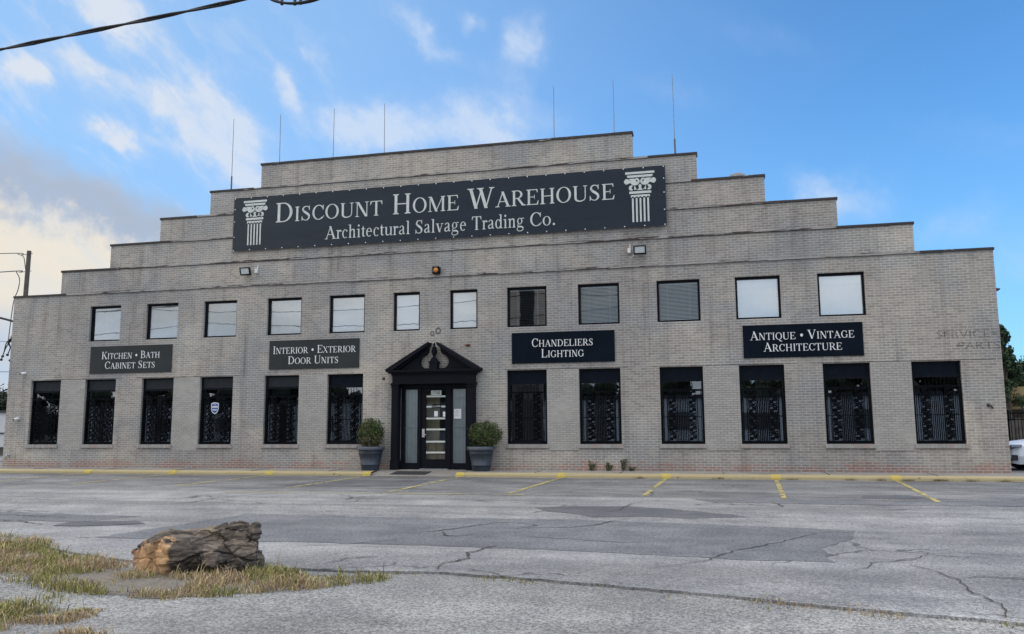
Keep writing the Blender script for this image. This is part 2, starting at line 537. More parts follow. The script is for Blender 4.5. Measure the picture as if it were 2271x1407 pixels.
def banner_mat():
    m, t, b = base_mat('banner_vinyl')
    p = coords(t)
    x, y, z = t.xyz(p)
    n = t.noise(t.comb(t.m('MULTIPLY', x, .25), y, t.m('MULTIPLY', z, 1.4)), 1.0, 3)
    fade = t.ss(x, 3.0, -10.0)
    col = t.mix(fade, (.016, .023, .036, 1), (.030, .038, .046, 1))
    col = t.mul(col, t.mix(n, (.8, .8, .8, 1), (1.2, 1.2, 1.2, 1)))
    t.put(b.inputs['Base Color'], col)
    b.inputs['Roughness'].default_value = .55
    b.inputs['Specular IOR Level'].default_value = .25
    wr = t.noise(t.comb(t.m('MULTIPLY', x, .9), y, t.m('MULTIPLY', z, 2.0)), 1.0, 3)
    t.put(b.inputs['Normal'], t.bump(wr, .25, .08))
    return m


M = {
    'brick': brick_mat(), 'infill': infill_mat(), 'coping': coping_mat(), 'flashing': flashing_mat(),
    'lot': asphalt_mat('lot_asphalt', (.160, .159, .159), (.265, .264, .261), .42),
    'patch': asphalt_mat('patch_asphalt', (.112, .114, .120), (.155, .158, .164), .40, False),
    'dark_patch': asphalt_mat('stained_asphalt', (.085, .087, .093), (.125, .127, .135), .22, False),
    'apron': asphalt_mat('apron_aggregate', (.168, .165, .158), (.232, .229, .220), .52, False),
    'walk': asphalt_mat('sidewalk_concrete', (.215, .200, .180), (.290, .270, .245), .14, False),
    'kerb': kerb_mat(),
    'line': paint_mat('yellow_line_paint', (.40, .335, .130), .39, .52),
    'line_worn': paint_mat('worn_yellow_line_paint', (.46, .39, .16), .40, .54),
    'line_mark': paint_mat('bright_yellow_paint', (.50, .39, .09), .30, .44),
    'crack': plain('crack_tar', (.035, .035, .037), .95),
    'frame': plain('black_window_frame', (.0045, .006, .010), .42, 0, .3, spec=.10),
    'panel': plain('black_panel', (.0045, .008, .015), .45, 0, .25, spec=.08),
    'panel_grey': plain('faded_black_panel', (.019, .024, .028), .5, 0, .2, spec=.2),
    'iron': plain('wrought_iron', (.005, .006, .008), .7, 0, .25, spec=.06),
    'black_paint': black_paint_mat(),
    'glass': glass_mat('window_glass', (.72, .80, .81), .19),
    'glass_dim': glass_mat('dim_upper_glass', (.85, .92, .95), .05),
    'glass_up': glass_mat('upper_window_glass', (.97, .99, 1.0), .30),
    'frost': glass_mat('frosted_glass', (.62, .70, .71), .14, .25),
    'blind': plain('white_blind', (.78, .84, .87), .6, 0, .05),  # blinds and shades carry a blue tint standing in for reflected sky
    'shade': plain('roller_shade', (.70, .79, .85), .7, 0, .03),
    'shade_top': plain('roller_shade_top', (.80, .88, .92), .7, 0, .02),
    'white': plain('white_plastic', (.72, .73, .72), .5, 0, .06),
    'paper': plain('white_paper', (.80, .81, .83), .7, 0, .04),
    'letters': plain('cream_lettering', (.58, .60, .57), .6, 0, .10, 3.0),
    'letters_sign': plain('white_lettering', (.74, .75, .75), .6, 0, .06, 3.0),
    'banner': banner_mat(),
    'sign': plain('sign_black', (.004, .008, .015), .5, 0, .25, 1.5, spec=.06),
    'sign_grey': plain('sign_faded_black', (.022, .027, .029), .5, 0, .2, 1.5, spec=.3),
    'rodmetal': plain('rod_steel', (.13, .13, .14), .5, .4, .2),
    'metal': plain('galvanised_metal', (.32, .33, .34), .45, .6, .15),
    'dark_metal': plain('dark_metal', (.05, .05, .055), .5, .3, .3),
    'chrome': plain('satin_chrome', (.62, .62, .60), .25, .9, .08),
    'pot': plain('slate_plastic', (.036, .048, .066), .55, 0, .3, 5.0),
    'pot_rim': plain('slate_plastic_rim', (.070, .082, .100), .5, 0, .35, 6.0),
    'leaf': attr_mat('leaf'),
    'blade': attr_mat('grass_blade', .8),
    'bark': plain('bark', (.075, .058, .045), .9, 0, .4, 14, .5),
    'soil': soil_mat(), 'dirt': plain('packed_dirt', (.095, .092, .085), .95, 0, .35, 9, .5),
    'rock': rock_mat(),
    'wood_pole': plain('pole_wood', (.045, .036, .030), .9, 0, .3, 5),
    'cable': plain('black_cable', (.012, .012, .014), .6),
    'grey_cable': plain('grey_cable', (.12, .125, .13), .6),
    'rubber': plain('rubber', (.012, .012, .013), .85),
    'mat': plain('mat_fibre', (.018, .019, .022), .95, 0, .3, 30),
    'amber': plain('amber_lens', (.62, .23, .035), .25, 0, .15),
    'rust': plain('rust', (.13, .045, .025), .9, 0, .3),
    'sticker_blue': plain('sticker_blue', (.035, .075, .33), .4, 0, .08),
    'tan': plain('tan_stucco', (.37, .275, .135), .8, 0, .1, 1.0),
    'pink': plain('pink_paint', (.46, .06, .21), .5, 0, .15),
    'carwhite': plain('white_car_paint', (.66, .69, .74), .22, 0, .03),
    'cardark': plain('car_black_trim', (.010, .010, .012), .4),
    'carglass': plain('car_window', (.015, .018, .020), .08),
    'lamp_glass': plain('headlamp_glass', (.16, .18, .22), .08, .3),
    'roof': plain('roof_felt', (.10, .10, .10), .9),
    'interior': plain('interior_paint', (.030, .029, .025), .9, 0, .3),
    'shed': plain('white_siding', (.55, .56, .58), .7, 0, .06),
    'board': plain('grey_board', (.115, .100, .088), .9, 0, .35, 5),
    'lobby': plain('lit_lobby_olive', (.46, .41, .26), .8, 0, .15, 2.0),
    'box': plain('brown_carton', (.26, .21, .12), .8, 0, .25),
}


def emit_mat(name, col, s):
    m, t, b = base_mat(name)
    t.put(b.inputs['Base Color'], (*col, 1))
    t.put(b.inputs['Emission Color'], (*col, 1))
    b.inputs['Emission Strength'].default_value = s
    return m


M['tube_lit'] = emit_mat('lit_tube', (1.0, .93, .78), 5.0)


# ------------------------------------------------------------------ mesh builder
class MB:
    def __init__(s):
        s.v, s.f, s.mi, s.sm, s.col = [], [], [], [], []
        s.slot = 0

    def face(s, pts, smooth=False, col=None):
        i = len(s.v)
        s.v.extend([tuple(p) for p in pts])
        s.f.append(tuple(range(i, i + len(pts))))
        s.mi.append(s.slot)
        s.sm.append(smooth)
        s.col.append(col)

    def box(s, x0, x1, y0, y1, z0, z1, bev=0.0):
        if x1 < x0: x0, x1 = x1, x0
        if y1 < y0: y0, y1 = y1, y0
        if z1 < z0: z0, z1 = z1, z0
        P = [(x0, y0, z0), (x1, y0, z0), (x1, y1, z0), (x0, y1, z0), (x0, y0, z1), (x1, y0, z1), (x1, y1, z1), (x0, y1, z1)]
        i = len(s.v)
        s.v.extend(P)
        for q in ((0, 3, 2, 1), (4, 5, 6, 7), (0, 1, 5, 4), (1, 2, 6, 5), (2, 3, 7, 6), (3, 0, 4, 7)):
            s.f.append(tuple(i + k for k in q))
            s.mi.append(s.slot)
            s.sm.append(False)
            s.col.append(None)

    def prism(s, poly, y0, y1):
        """outline in (x, z), extruded from y0 (front) to y1"""
        n = len(poly)
        i = len(s.v)
        s.v.extend([(x, y0, z) for x, z in poly])
        s.v.extend([(x, y1, z) for x, z in poly])
        fs = [tuple(i + k for k in range(n)), tuple(i + n + k for k in reversed(range(n)))]
        for k in range(n):
            k2 = (k + 1) % n
            fs.append((i + k, i + n + k, i + n + k2, i + k2))
        for f in fs:
            s.f.append(f)
            s.mi.append(s.slot)
            s.sm.append(False)
            s.col.append(None)

    def tube(s, path, r, n=6, caps=True):
        path = [Vector(p) for p in path]
        i0 = len(s.v)
        k = len(path)
        for j, p in enumerate(path):
            d = (path[min(j + 1, k - 1)] - path[max(j - 1, 0)]).normalized()
            a = d.cross(Vector((0, 0, 1)))
            if a.length < 1e-3:
                a = d.cross(Vector((0, 1, 0)))
            a.normalize()
            b = d.cross(a)
            rr = r[j] if isinstance(r, (list, tuple)) else r
            for q in range(n):
                t = 2 * math.pi * q / n
                s.v.append(tuple(p + a * math.cos(t) * rr + b * math.sin(t) * rr))
        for j in range(k - 1):
            for q in range(n):
                q2 = (q + 1) % n
                s.f.append((i0 + j * n + q, i0 + j * n + q2, i0 + (j + 1) * n + q2, i0 + (j + 1) * n + q))
                s.mi.append(s.slot)
                s.sm.append(n > 4)
                s.col.append(None)
        if caps:
            for base in (0, (k - 1) * n):
                s.f.append(tuple(i0 + base + q for q in range(n)))
                s.mi.append(s.slot)
                s.sm.append(False)
                s.col.append(None)

    def lathe(s, prof, c, n=24, sx=1.0, sy=1.0):
        i0 = len(s.v)
        k = len(prof)
        for r, z in prof:
            for q in range(n):
                t = 2 * math.pi * q / n
                s.v.append((c[0] + r * math.cos(t) * sx, c[1] + r * math.sin(t) * sy, c[2] + z))
        for j in range(k - 1):
            for q in range(n):
                q2 = (q + 1) % n
                s.f.append((i0 + j * n + q, i0 + j * n + q2, i0 + (j + 1) * n + q2, i0 + (j + 1) * n + q))
                s.mi.append(s.slot)
                s.sm.append(True)
                s.col.append(None)

    def build(s, name, mats, parent=None, origin=(0, 0, 0)):
        if not isinstance(mats, (list, tuple)):
            mats = [mats]
        o = Vector(origin)
        me = bpy.data.meshes.new(name)
        me.from_pydata([(x - o.x, y - o.y, z - o.z) for x, y, z in s.v], [], s.f)
        for m in mats:
            me.materials.append(m)
        me.polygons.foreach_set('material_index', s.mi)
        me.polygons.foreach_set('use_smooth', s.sm)
        if any(c is not None for c in s.col):
            at = me.color_attributes.new('tint', 'FLOAT_COLOR', 'CORNER')
            buf = []
            for f, c in zip(s.f, s.col):
                c = c or (.1, .1, .1)
                buf.extend((c[0], c[1], c[2], 1.0) * len(f))
            at.data.foreach_set('color', buf)
        me.update()
        ob = bpy.data.objects.new(name, me)
        C.objects.link(ob)
        if parent is not None:
            ob.parent = parent
        else:
            ob.location = o
        return ob


def empty(name, loc=(0, 0, 0)):
    e = bpy.data.objects.new(name, None)
    e.empty_display_size = .2
    e.location = loc
    C.objects.link(e)
    return e


def tag(o, label=None, cat=None, group=None, kind=None):
    if label: o['label'] = label
    if cat: o['category'] = cat
    if group: o['group'] = group
    if kind: o['kind'] = kind
    return o


# ------------------------------------------------------------------ lettering (drawn serif capitals and lower case)
SW, HW = .150, .052      # thick and thin stroke


def g_rect(x0, y0, x1, y1):
    return [(x0, y0), (x1, y0), (x1, y1), (x0, y1)]


def g_serif(cx, y, up, half, w, t=.036, br=.075):
    """bracketed slab serif at the end of an upright of width w"""
    k = 1 if up else -1
    return [(cx - half, y), (cx + half, y), (cx + half, y + k * t), (cx + w / 2 + .03, y + k * (t + .012)), (cx + w / 2, y + k * br),
            (cx - w / 2, y + k * br), (cx - w / 2 - .03, y + k * (t + .012)), (cx - half, y + k * t)]


def g_stem(cx, y0, y1, w=SW, bot=True, top=True, s=.085):
    out = [g_rect(cx - w / 2, y0, cx + w / 2, y1)]
    if bot: out.append(g_serif(cx, y0, True, w / 2 + s, w))
    if top: out.append(g_serif(cx, y1, False, w / 2 + s, w))
    return out


def g_diag(x0, y0, x1, y1, w):
    return [[(x0 - w / 2, y0), (x0 + w / 2, y0), (x1 + w / 2, y1), (x1 - w / 2, y1)]]


def g_ring(cx, cy, rx, ry, ts, tt, a0=0, a1=360, n=26):
    out = []
    P = []
    for i in range(n + 1):
        a = R(a0 + (a1 - a0) * i / n)
        c, s = math.cos(a), math.sin(a)
        P.append(((cx + rx * c, cy + ry * s), (cx + (rx - ts) * c, cy + (ry - tt) * s)))
    for i in range(n):
        out.append([P[i][0], P[i + 1][0], P[i + 1][1], P[i][1]])
    return out


def g_stroke(pts, n=8):
    """smooth stroke through (x, y, width) points"""
    P = []
    k = len(pts)
    for i in range(k - 1):
        p0, p1, p2, p3 = pts[max(i - 1, 0)], pts[i], pts[i + 1], pts[min(i + 2, k - 1)]
        for j in range(n):
            t = j / n
            P.append([.5 * (2 * p1[q] + (p2[q] - p0[q]) * t + (2 * p0[q] - 5 * p1[q] + 4 * p2[q] - p3[q]) * t * t +
                            (3 * p1[q] - p0[q] - 3 * p2[q] + p3[q]) * t ** 3) for q in range(3)])
    P.append(list(pts[-1]))
    L = []
    for i, p in enumerate(P):
        a, b = P[max(i - 1, 0)], P[min(i + 1, len(P) - 1)]
        dx, dy = b[0] - a[0], b[1] - a[1]
        d = math.hypot(dx, dy) or 1
        nx, ny = -dy / d * p[2] / 2, dx / d * p[2] / 2
        L.append(((p[0] + nx, p[1] + ny), (p[0] - nx, p[1] - ny)))
    return [[L[i][0], L[i + 1][0], L[i + 1][1], L[i][1]] for i in range(len(L) - 1)]


def g_dot(cx, cy, r, n=18):
    return [[(cx + r * math.cos(2 * math.pi * i / n), cy + r * math.sin(2 * math.pi * i / n)) for i in range(n)]]


def glyphs():
    G = {}
    G['A'] = (1.06, g_diag(.16, 0, .53, 1.0, .065) + g_diag(.90, 0, .50, 1.0, .17) + [g_rect(.27, .32, .76, .37)] +
              [g_serif(.15, 0, True, .15, .07), g_serif(.89, 0, True, .19, .17)])
    G['B'] = (.95, g_stem(.24, 0, 1) + [g_rect(.1, 1 - HW, .46, 1), g_rect(.2, .49, .50, .49 + HW), g_rect(.1, 0, .5, HW)] +
              g_ring(.46, .745, .34, .255, .145, HW, -90, 90) + g_ring(.50, .27, .39, .27, .15, HW, -90, 90))
    G['C'] = (.98, g_ring(.54, .5, .47, .515, .15, .055, 42, 318, 40) +
              [[(.84, .66), (.875, .66), (.90, 1.0), (.865, 1.0), (.83, .90), (.78, .88)]] + g_stroke([(.87, .18, .05), (.93, .27, .035)], 3))
    G['D'] = (1.09, g_stem(.24, 0, 1) + [g_rect(.1, 1 - HW, .50, 1), g_rect(.1, 0, .50, HW)] +
              g_ring(.48, .5, .53, .5, .155, HW, -90, 90, 32))
    E = g_stem(.24, 0, 1) + [g_rect(.1, 1 - HW, .82, 1), g_rect(.1, 0, .84, HW), g_rect(.24, .48, .62, .48 + HW),
                             [(.80, 1), (.82, 1), (.84, .78), (.805, .78), (.74, .95)], [(.86, .27), (.90, .27), (.85, 0), (.76, 0), (.76, .05)],
                             g_rect(.60, .37, .635, .65)]
    G['E'] = (.93, E)
    G['G'] = (1.08, g_ring(.54, .5, .47, .515, .15, .055, 42, 322, 40) +
              [[(.84, .66), (.875, .66), (.90, 1.0), (.865, 1.0), (.83, .90), (.78, .88)], g_rect(.80, .08, .94, .43),
               g_serif(.87, .45, False, .16, .14)])
    G['H'] = (1.12, g_stem(.24, 0, 1) + g_stem(.88, 0, 1) + [g_rect(.24, .48, .88, .48 + HW)])
    G['I'] = (.50, g_stem(.25, 0, 1))
    G['K'] = (1.08, g_stem(.24, 0, 1) + g_diag(.36, .46, .85, .98, .075) + g_diag(.93, 0, .50, .58, .175) +
              [g_serif(.86, 1, False, .15, .09), g_serif(.92, 0, True, .19, .17)])
    G['L'] = (.93, g_stem(.24, 0, 1) + [g_rect(.1, 0, .84, HW), [(.86, .29), (.90, .29), (.85, 0), (.74, 0), (.76, .06)]])
    G['M'] = (1.34, g_diag(.20, 0, .20, 1, .06) + g_stem(1.12, 0, 1) + g_diag(.66, 0, .24, 1, .17) + g_diag(.62, 0, 1.10, 1, .065) +
              [g_serif(.20, 0, True, .14, .06), [(.06, 1), (.06, .965), (.20, .93), (.30, 1)]])
    G['N'] = (1.10, g_diag(.20, 0, .20, .96, .06) + g_diag(.90, 0, .90, 1, .06) + g_diag(.86, .0, .24, 1, .18) +
              [g_serif(.20, 0, True, .14, .06), g_serif(.90, 1, False, .14, .06), [(.05, 1), (.05, .965), (.2, .92), (.30, 1)]])
    G['O'] = (1.09, g_ring(.545, .5, .49, .515, .155, .05, 0, 360, 44))
    G['Q'] = (1.09, g_ring(.545, .5, .49, .515, .155, .05, 0, 360, 44) +
              g_stroke([(.50, .02, .05), (.68, -.10, .12), (.86, -.22, .10), (1.06, -.235, .03)]))
    G['R'] = (1.02, g_stem(.24, 0, 1) + [g_rect(.1, 1 - HW, .46, 1), g_rect(.2, .46, .48, .46 + HW)] +
              g_ring(.46, .73, .36, .27, .15, HW, -90, 90) + g_diag(.88, 0, .50, .50, .17) + [g_serif(.90, 0, True, .14, .17)])
    G['S'] = (.82, g_stroke([(.66, .80, .05), (.58, .93, .055), (.42, .975, .055), (.25, .91, .09), (.19, .76, .13), (.28, .62, .15), (.46, .50, .165),
                             (.62, .36, .15), (.645, .20, .13), (.55, .065, .08), (.38, .025, .052), (.21, .09, .052), (.13, .24, .045)]) +
              [[(.64, .70), (.68, .70), (.685, 1.01), (.65, 1.01), (.62, .93)], [(.10, .31), (.135, .31), (.17, .10), (.13, -.01), (.095, -.01)]])
    G['T'] = (.95, g_stem(.475, 0, 1, top=False) + [g_rect(.06, 1 - HW, .89, 1), [(.04, .74), (.075, .74), (.16, .95), (.10, 1), (.055, 1)],
                                                    [(.91, .74), (.875, .74), (.79, .95), (.85, 1), (.895, 1)]])
    G['U'] = (1.09, g_diag(.24, .30, .24, 1, SW) + g_diag(.89, .32, .89, 1, .06) +
              [g_serif(.24, 1, False, .16, SW), g_serif(.89, 1, False, .14, .06)] +
              g_stroke([(.24, .32, .15), (.26, .17, .14), (.36, .06, .10), (.54, .02, .075), (.73, .06, .065), (.86, .17, .06), (.89, .34, .06)]))
    G['V'] = (1.06, g_diag(.54, 0, .17, 1, .17) + g_diag(.53, 0, .90, 1, .065) + [g_serif(.18, 1, False, .19, .17), g_serif(.90, 1, False, .14, .07)])
    G['W'] = (1.46, g_diag(.46, 0, .17, 1, .165) + g_diag(.45, 0, .74, .94, .065) + g_diag(.98, 0, .68, 1, .165) + g_diag(.97, 0, 1.28, 1, .065) +
              [g_serif(.17, 1, False, .18, .16), g_serif(.68, 1, False, .18, .16), g_serif(1.28, 1, False, .14, .07)])
    G['X'] = (1.08, g_diag(.88, 0, .22, 1, .17) + g_diag(.16, 0, .88, 1, .065) +
              [g_serif(.22, 1, False, .18, .17), g_serif(.87, 1, False, .14, .07), g_serif(.16, 0, True, .14, .07), g_serif(.88, 0, True, .18, .17)])
    w = .125
    G['a'] = (.66, g_stroke([(.13, .53, .09), (.19, .62, .06), (.31, .655, .05), (.43, .60, .09), (.45, .48, .125), (.45, .18, .125), (.48, .07, .10), (.60, .06, .045)]) +
              g_stroke([(.46, .41, .045), (.30, .34, .055), (.14, .24, .10), (.12, .12, .12), (.22, .045, .08), (.34, .06, .05), (.46, .16, .045)]))
    G['c'] = (.62, g_ring(.34, .335, .27, .345, .12, .045, 45, 312, 30) + g_dot(.50, .55, .062))
    G['d'] = (.76, g_ring(.32, .335, .26, .345, .12, .045, 35, 325, 30) + [g_rect(.50, .05, .50 + w, 1.02), [(.40, 1.02), (.40, .985), (.52, .95), (.56, 1.02)],
                                                                        [(.60, .055), (.72, .055), (.72, .02), (.50, -.01), (.50, .1)]])
    G['e'] = (.66, g_ring(.33, .335, .265, .345, .12, .045, 2, 315, 34) + [g_rect(.10, .37, .59, .415)])
    G['g'] = (.74, g_ring(.32, .44, .235, .24, .10, .042, 0, 360, 30) + g_stroke([(.46, .62, .05), (.58, .645, .055), (.71, .63, .05)], 4) +
              g_stroke([(.20, .24, .05), (.13, .13, .06), (.20, .05, .09), (.45, .03, .11), (.60, -.05, .10), (.58, -.19, .07), (.36, -.285, .05),
                        (.13, -.24, .06), (.08, -.14, .055), (.20, .02, .05)]))
    arch = g_stroke([(.25, .52, .045), (.34, .61, .07), (.45, .635, .09), (.55, .58, .12), (.565, .44, w), (.565, .2, w), (.565, .02, w)])
    G['h'] = (.77, g_stem(.19, 0, 1.02, w, True, False, .07) + [[(.02, 1.02), (.02, .985), (.14, .95), (.22, 1.02)]] + arch + [g_serif(.565, 0, True, .135, w)])
    G['n'] = (.77, g_stem(.19, 0, .66, w, True, False, .07) + [[(.02, .64), (.02, .605), (.14, .58), (.25, .67), (.20, .67)]] + arch + [g_serif(.565, 0, True, .135, w)])
    G['i'] = (.42, g_stem(.21, 0, .66, w, True, False, .08) + [[(.04, .64), (.04, .605), (.16, .58), (.27, .67), (.22, .67)]] + g_dot(.205, .90, .082))
    G['l'] = (.42, g_stem(.21, 0, 1.02, w, True, False, .08) + [[(.04, 1.02), (.04, .985), (.16, .95), (.25, 1.02)]])
    G['o'] = (.74, g_ring(.37, .335, .315, .345, .125, .042, 0, 360, 36))
    G['r'] = (.52, g_stem(.19, 0, .66, w, True, False, .08) + [[(.02, .64), (.02, .605), (.14, .58), (.25, .67), (.20, .67)]] +
              g_stroke([(.25, .48, .045), (.33, .60, .08), (.46, .61, .11)]) + g_dot(.46, .575, .065))
    G['t'] = (.43, g_stroke([(.20, .86, .03), (.20, .66, .12), (.20, .22, .125), (.225, .09, .11), (.30, .04, .06), (.40, .08, .045)]) +
              [g_rect(.04, .605, .39, .655), [(.04, .63), (.16, .72), (.22, .86), (.24, .6), (.1, .6)]])
    G['u'] = (.77, g_stroke([(.19, .62, w), (.19, .22, w), (.23, .08, .11), (.33, .03, .075), (.44, .06, .055), (.56, .16, .045)]) +
              [g_rect(.555, .04, .555 + w, .66), [(.03, .66), (.03, .625), (.19, .60), (.25, .66)], [(.46, .66), (.46, .625), (.60, .60), (.68, .66)],
               [(.66, .055), (.76, .055), (.76, .02), (.56, -.01), (.56, .08)]])
    G['v'] = (.74, g_diag(.375, 0, .16, .66, .135) + g_diag(.37, 0, .60, .66, .05) + [g_serif(.165, .66, False, .15, .13, .034, .05), g_serif(.60, .66, False, .115, .05, .034, .05)])
    G['.'] = (.36, g_dot(.17, .075, .085))
    G['*'] = (.62, g_dot(.31, .44, .17))
    G[' '] = (.40, [])
    return G


GLY = glyphs()


def word(mb, text, x0, x1, z, cap, y, small=.80):
    """write text between x0 and x1 on the plane y: capitals keep their height, '~' before a letter makes it a small capital"""
    items, k, i = [], 0.0, 0
    s = 1.0
    for ch in text:
        if ch == '{':
            s = small
            continue
        if ch == '}':
            s = 1.0
            continue
        adv, polys = GLY[ch]
        items.append((k, s, polys))
        k += adv * s
    f = (x1 - x0) / k
    for n, (off, s, polys) in enumerate(items):
        for j, pl in enumerate(polys):
            yy = y - .0003 * (j % 37) - .0001
            pts = [(x0 + (off + px * s) * f, yy, z + py * s * cap) for px, py in pl]
            ar = sum(pts[q][0] * pts[(q + 1) % len(pts)][2] - pts[(q + 1) % len(pts)][0] * pts[q][2] for q in range(len(pts)))
            if ar < 0:
                pts.reverse()
            mb.face(pts)


def font_faces(mb, text, cx, z, h, y, sx=1.0):
    """block lettering from Blender's built-in face, centred on cx with baseline z"""
    cu = bpy.data.curves.new('txt', 'FONT')
    cu.body = text
    cu.align_x = 'CENTER'
    cu.size = h / .72
    ob = bpy.data.objects.new('txt', cu)
    C.objects.link(ob)
    dg = bpy.context.evaluated_depsgraph_get()
    me = bpy.data.meshes.new_from_object(ob.evaluated_get(dg))
    for p in me.polygons:
        mb.face([(cx + me.vertices[i].co.x * sx, y, z + me.vertices[i].co.y) for i in p.vertices])
    bpy.data.objects.remove(ob)
    bpy.data.curves.remove(cu)
    bpy.data.meshes.remove(me)


# ------------------------------------------------------------------ ground
def gz(y):
    """height of the car park surface"""
    if y > -1.45: return -.13
    if y < -40: return -.13 - .005 * 38.55
    return -.13 + .005 * (y + 1.45)


def strip_sheet(mb, poly, lift):
    mb.face([(x, y, gz(y) + lift) for x, y in poly])


def make_ground():
    mb = MB()
    D = .028
    for x0, x1 in ((-700, 700),):
        ys = [-700, -40, -1.45, 700]
        for a, b in zip(ys, ys[1:]):
            za = gz(a) - D
            zb = gz(b) - D
            if a == -1.45: za = zb
            mb.face([(x0, a, za), (x1, a, za), (x1, b, zb), (x0, b, zb)])
    tag(mb.build('ground', M['apron']), kind='structure')
    # car park slab with a broken front edge
    rnd = random.Random(3)
    edge = [(-60, -14.6), (-20, -15.0), (-9, -15.2), (-5, -15.35), (-3.6, -15.65), (-2.6, -16.15), (-1.4, -16.55), (.3, -16.62), (1.66, -16.62), (2.28, -16.50), (3.52, -16.70), (4.9, -17.02),
            (6.08, -17.36), (7.64, -17.75), (12, -18.9), (60, -21)]
    pts = []
    for (xa, ya), (xb, yb) in zip(edge, edge[1:]):
        n = max(1, int(abs(xb - xa) / .14)) if xa > -7 and xb < 14 else 4
        for i in range(n):
            t = i / n
            pts.append((xa + (xb - xa) * t, ya + (yb - ya) * t + rnd.uniform(-.022, .022)))
    pts.append(edge[-1])
    mb = MB()
    for (xa, ya), (xb, yb) in zip(pts, pts[1:]):
        mb.face([(xa, ya, gz(ya)), (xb, yb, gz(yb)), (xb, -1.45, gz(-1.45)), (xa, -1.45, gz(-1.45))])
        mb.face([(xa, ya, gz(ya) - .04), (xb, yb, gz(yb) - .04), (xb, yb, gz(yb)), (xa, ya, gz(ya))])
    tag(mb.build('parking_lot', M['lot']), kind='structure')
    # side yard surfaces
    mb = MB()
    for xa, xb in ((13.28, 60), (-60, -19.96)):
        mb.face([(xa, -1.45, -.13), (xb, -1.45, -.13), (xb, 60, -.13), (xa, 60, -.13)])
    tag(mb.build('side_yard', M['lot']), kind='structure')


make_ground()


def ragged(poly, amp, step, seed):
    rnd = random.Random(seed)
    out = []
    n = len(poly)
    for i in range(n):
        (xa, ya), (xb, yb) = poly[i], poly[(i + 1) % n]
        k = max(1, int(math.hypot(xb - xa, yb - ya) / step))
        for j in range(k):
            t = j / k
            out.append((xa + (xb - xa) * t + rnd.uniform(-amp, amp), ya + (yb - ya) * t + rnd.uniform(-amp, amp)))
    return out


def patch(poly, mat, lift, seed, amp=.05):
    mb = MB()
    strip_sheet(mb, ragged(poly, amp, .22, seed), lift)
    tag(mb.build('asphalt_patch', M[mat]), kind='structure')


patch([(-2.9, -11.70), (-.63, -11.78), (3.0, -11.52), (5.2, -11.80), (7.24, -12.15), (7.05, -13.2), (6.6, -14.0), (6.58, -15.12), (5.35, -15.05), (3.41, -14.78), (.64, -14.74), (-1.0, -14.78),
       (-3.4, -14.9)], 'patch', .004, 1)
patch([(-13, -12.4), (-8.2, -12.2), (-4.6, -12.35), (-5.0, -13.2), (-8.4, -13.5), (-13, -13.3)], 'patch', .004, 2, .08)
patch([(2.0, -9.72), (2.9, -9.3), (3.6, -9.25), (4.3, -9.5), (5.41, -10.2), (5.86, -10.7), (4.9, -11.02), (4.1, -10.9), (3.3, -11.1), (2.8, -10.6), (2.3, -10.3)], 'dark_patch', .005, 4)
patch([(-5.2, -13.4), (-4.2, -13.0), (-3.75, -13.3), (-4.4, -13.75), (-5.1, -13.8)], 'dark_patch', .008, 5)
patch([(-5.4, -3.4), (-2.4, -3.0), (-2.2, -4.9), (-4.0, -5.7), (-5.9, -5.4)], 'dark_patch', .004, 6, .08)
patch([(8.4, -6.2), (9.4, -5.9), (9.7, -6.5), (9.0, -6.9), (8.3, -6.8)], 'dark_patch', .004, 7, .06)
patch([(4.9, -7.5), (8.5, -7.3), (12.5, -7.0), (12.3, -7.9), (8.2, -8.3), (5.2, -8.1)], 'patch', .004, 8, .08)


def crack(pts, w, seed):
    rnd = random.Random(seed)
    P = []
    for (xa, ya), (xb, yb) in zip(pts, pts[1:]):
        k = max(2, int(math.hypot(xb - xa, yb - ya) / .11))
        for j in range(k):
            t = j / k
            P.append((xa + (xb - xa) * t + rnd.uniform(-.03, .03), ya + (yb - ya) * t + rnd.uniform(-.03, .03)))
    P.append(pts[-1])
    mb = MB()
    n = len(P)
    for i in range(n - 1):
        a, b = P[i], P[i + 1]
        wa = w * (.35 + .65 * math.sin(math.pi * min(1, (i + .3) / n))) * rnd.uniform(.5, 1.3)
        d = Vector((b[0] - a[0], b[1] - a[1], 0)).normalized()
        nx, ny = -d.y * wa / 2, d.x * wa / 2
        mb.face([(a[0] + nx, a[1] + ny, gz(a[1]) + .012), (a[0] - nx, a[1] - ny, gz(a[1]) + .012),
                 (b[0] - nx, b[1] - ny, gz(b[1]) + .012), (b[0] + nx, b[1] + ny, gz(b[1]) + .012)])
    tag(mb.build('crack', M['crack']), kind='structure')


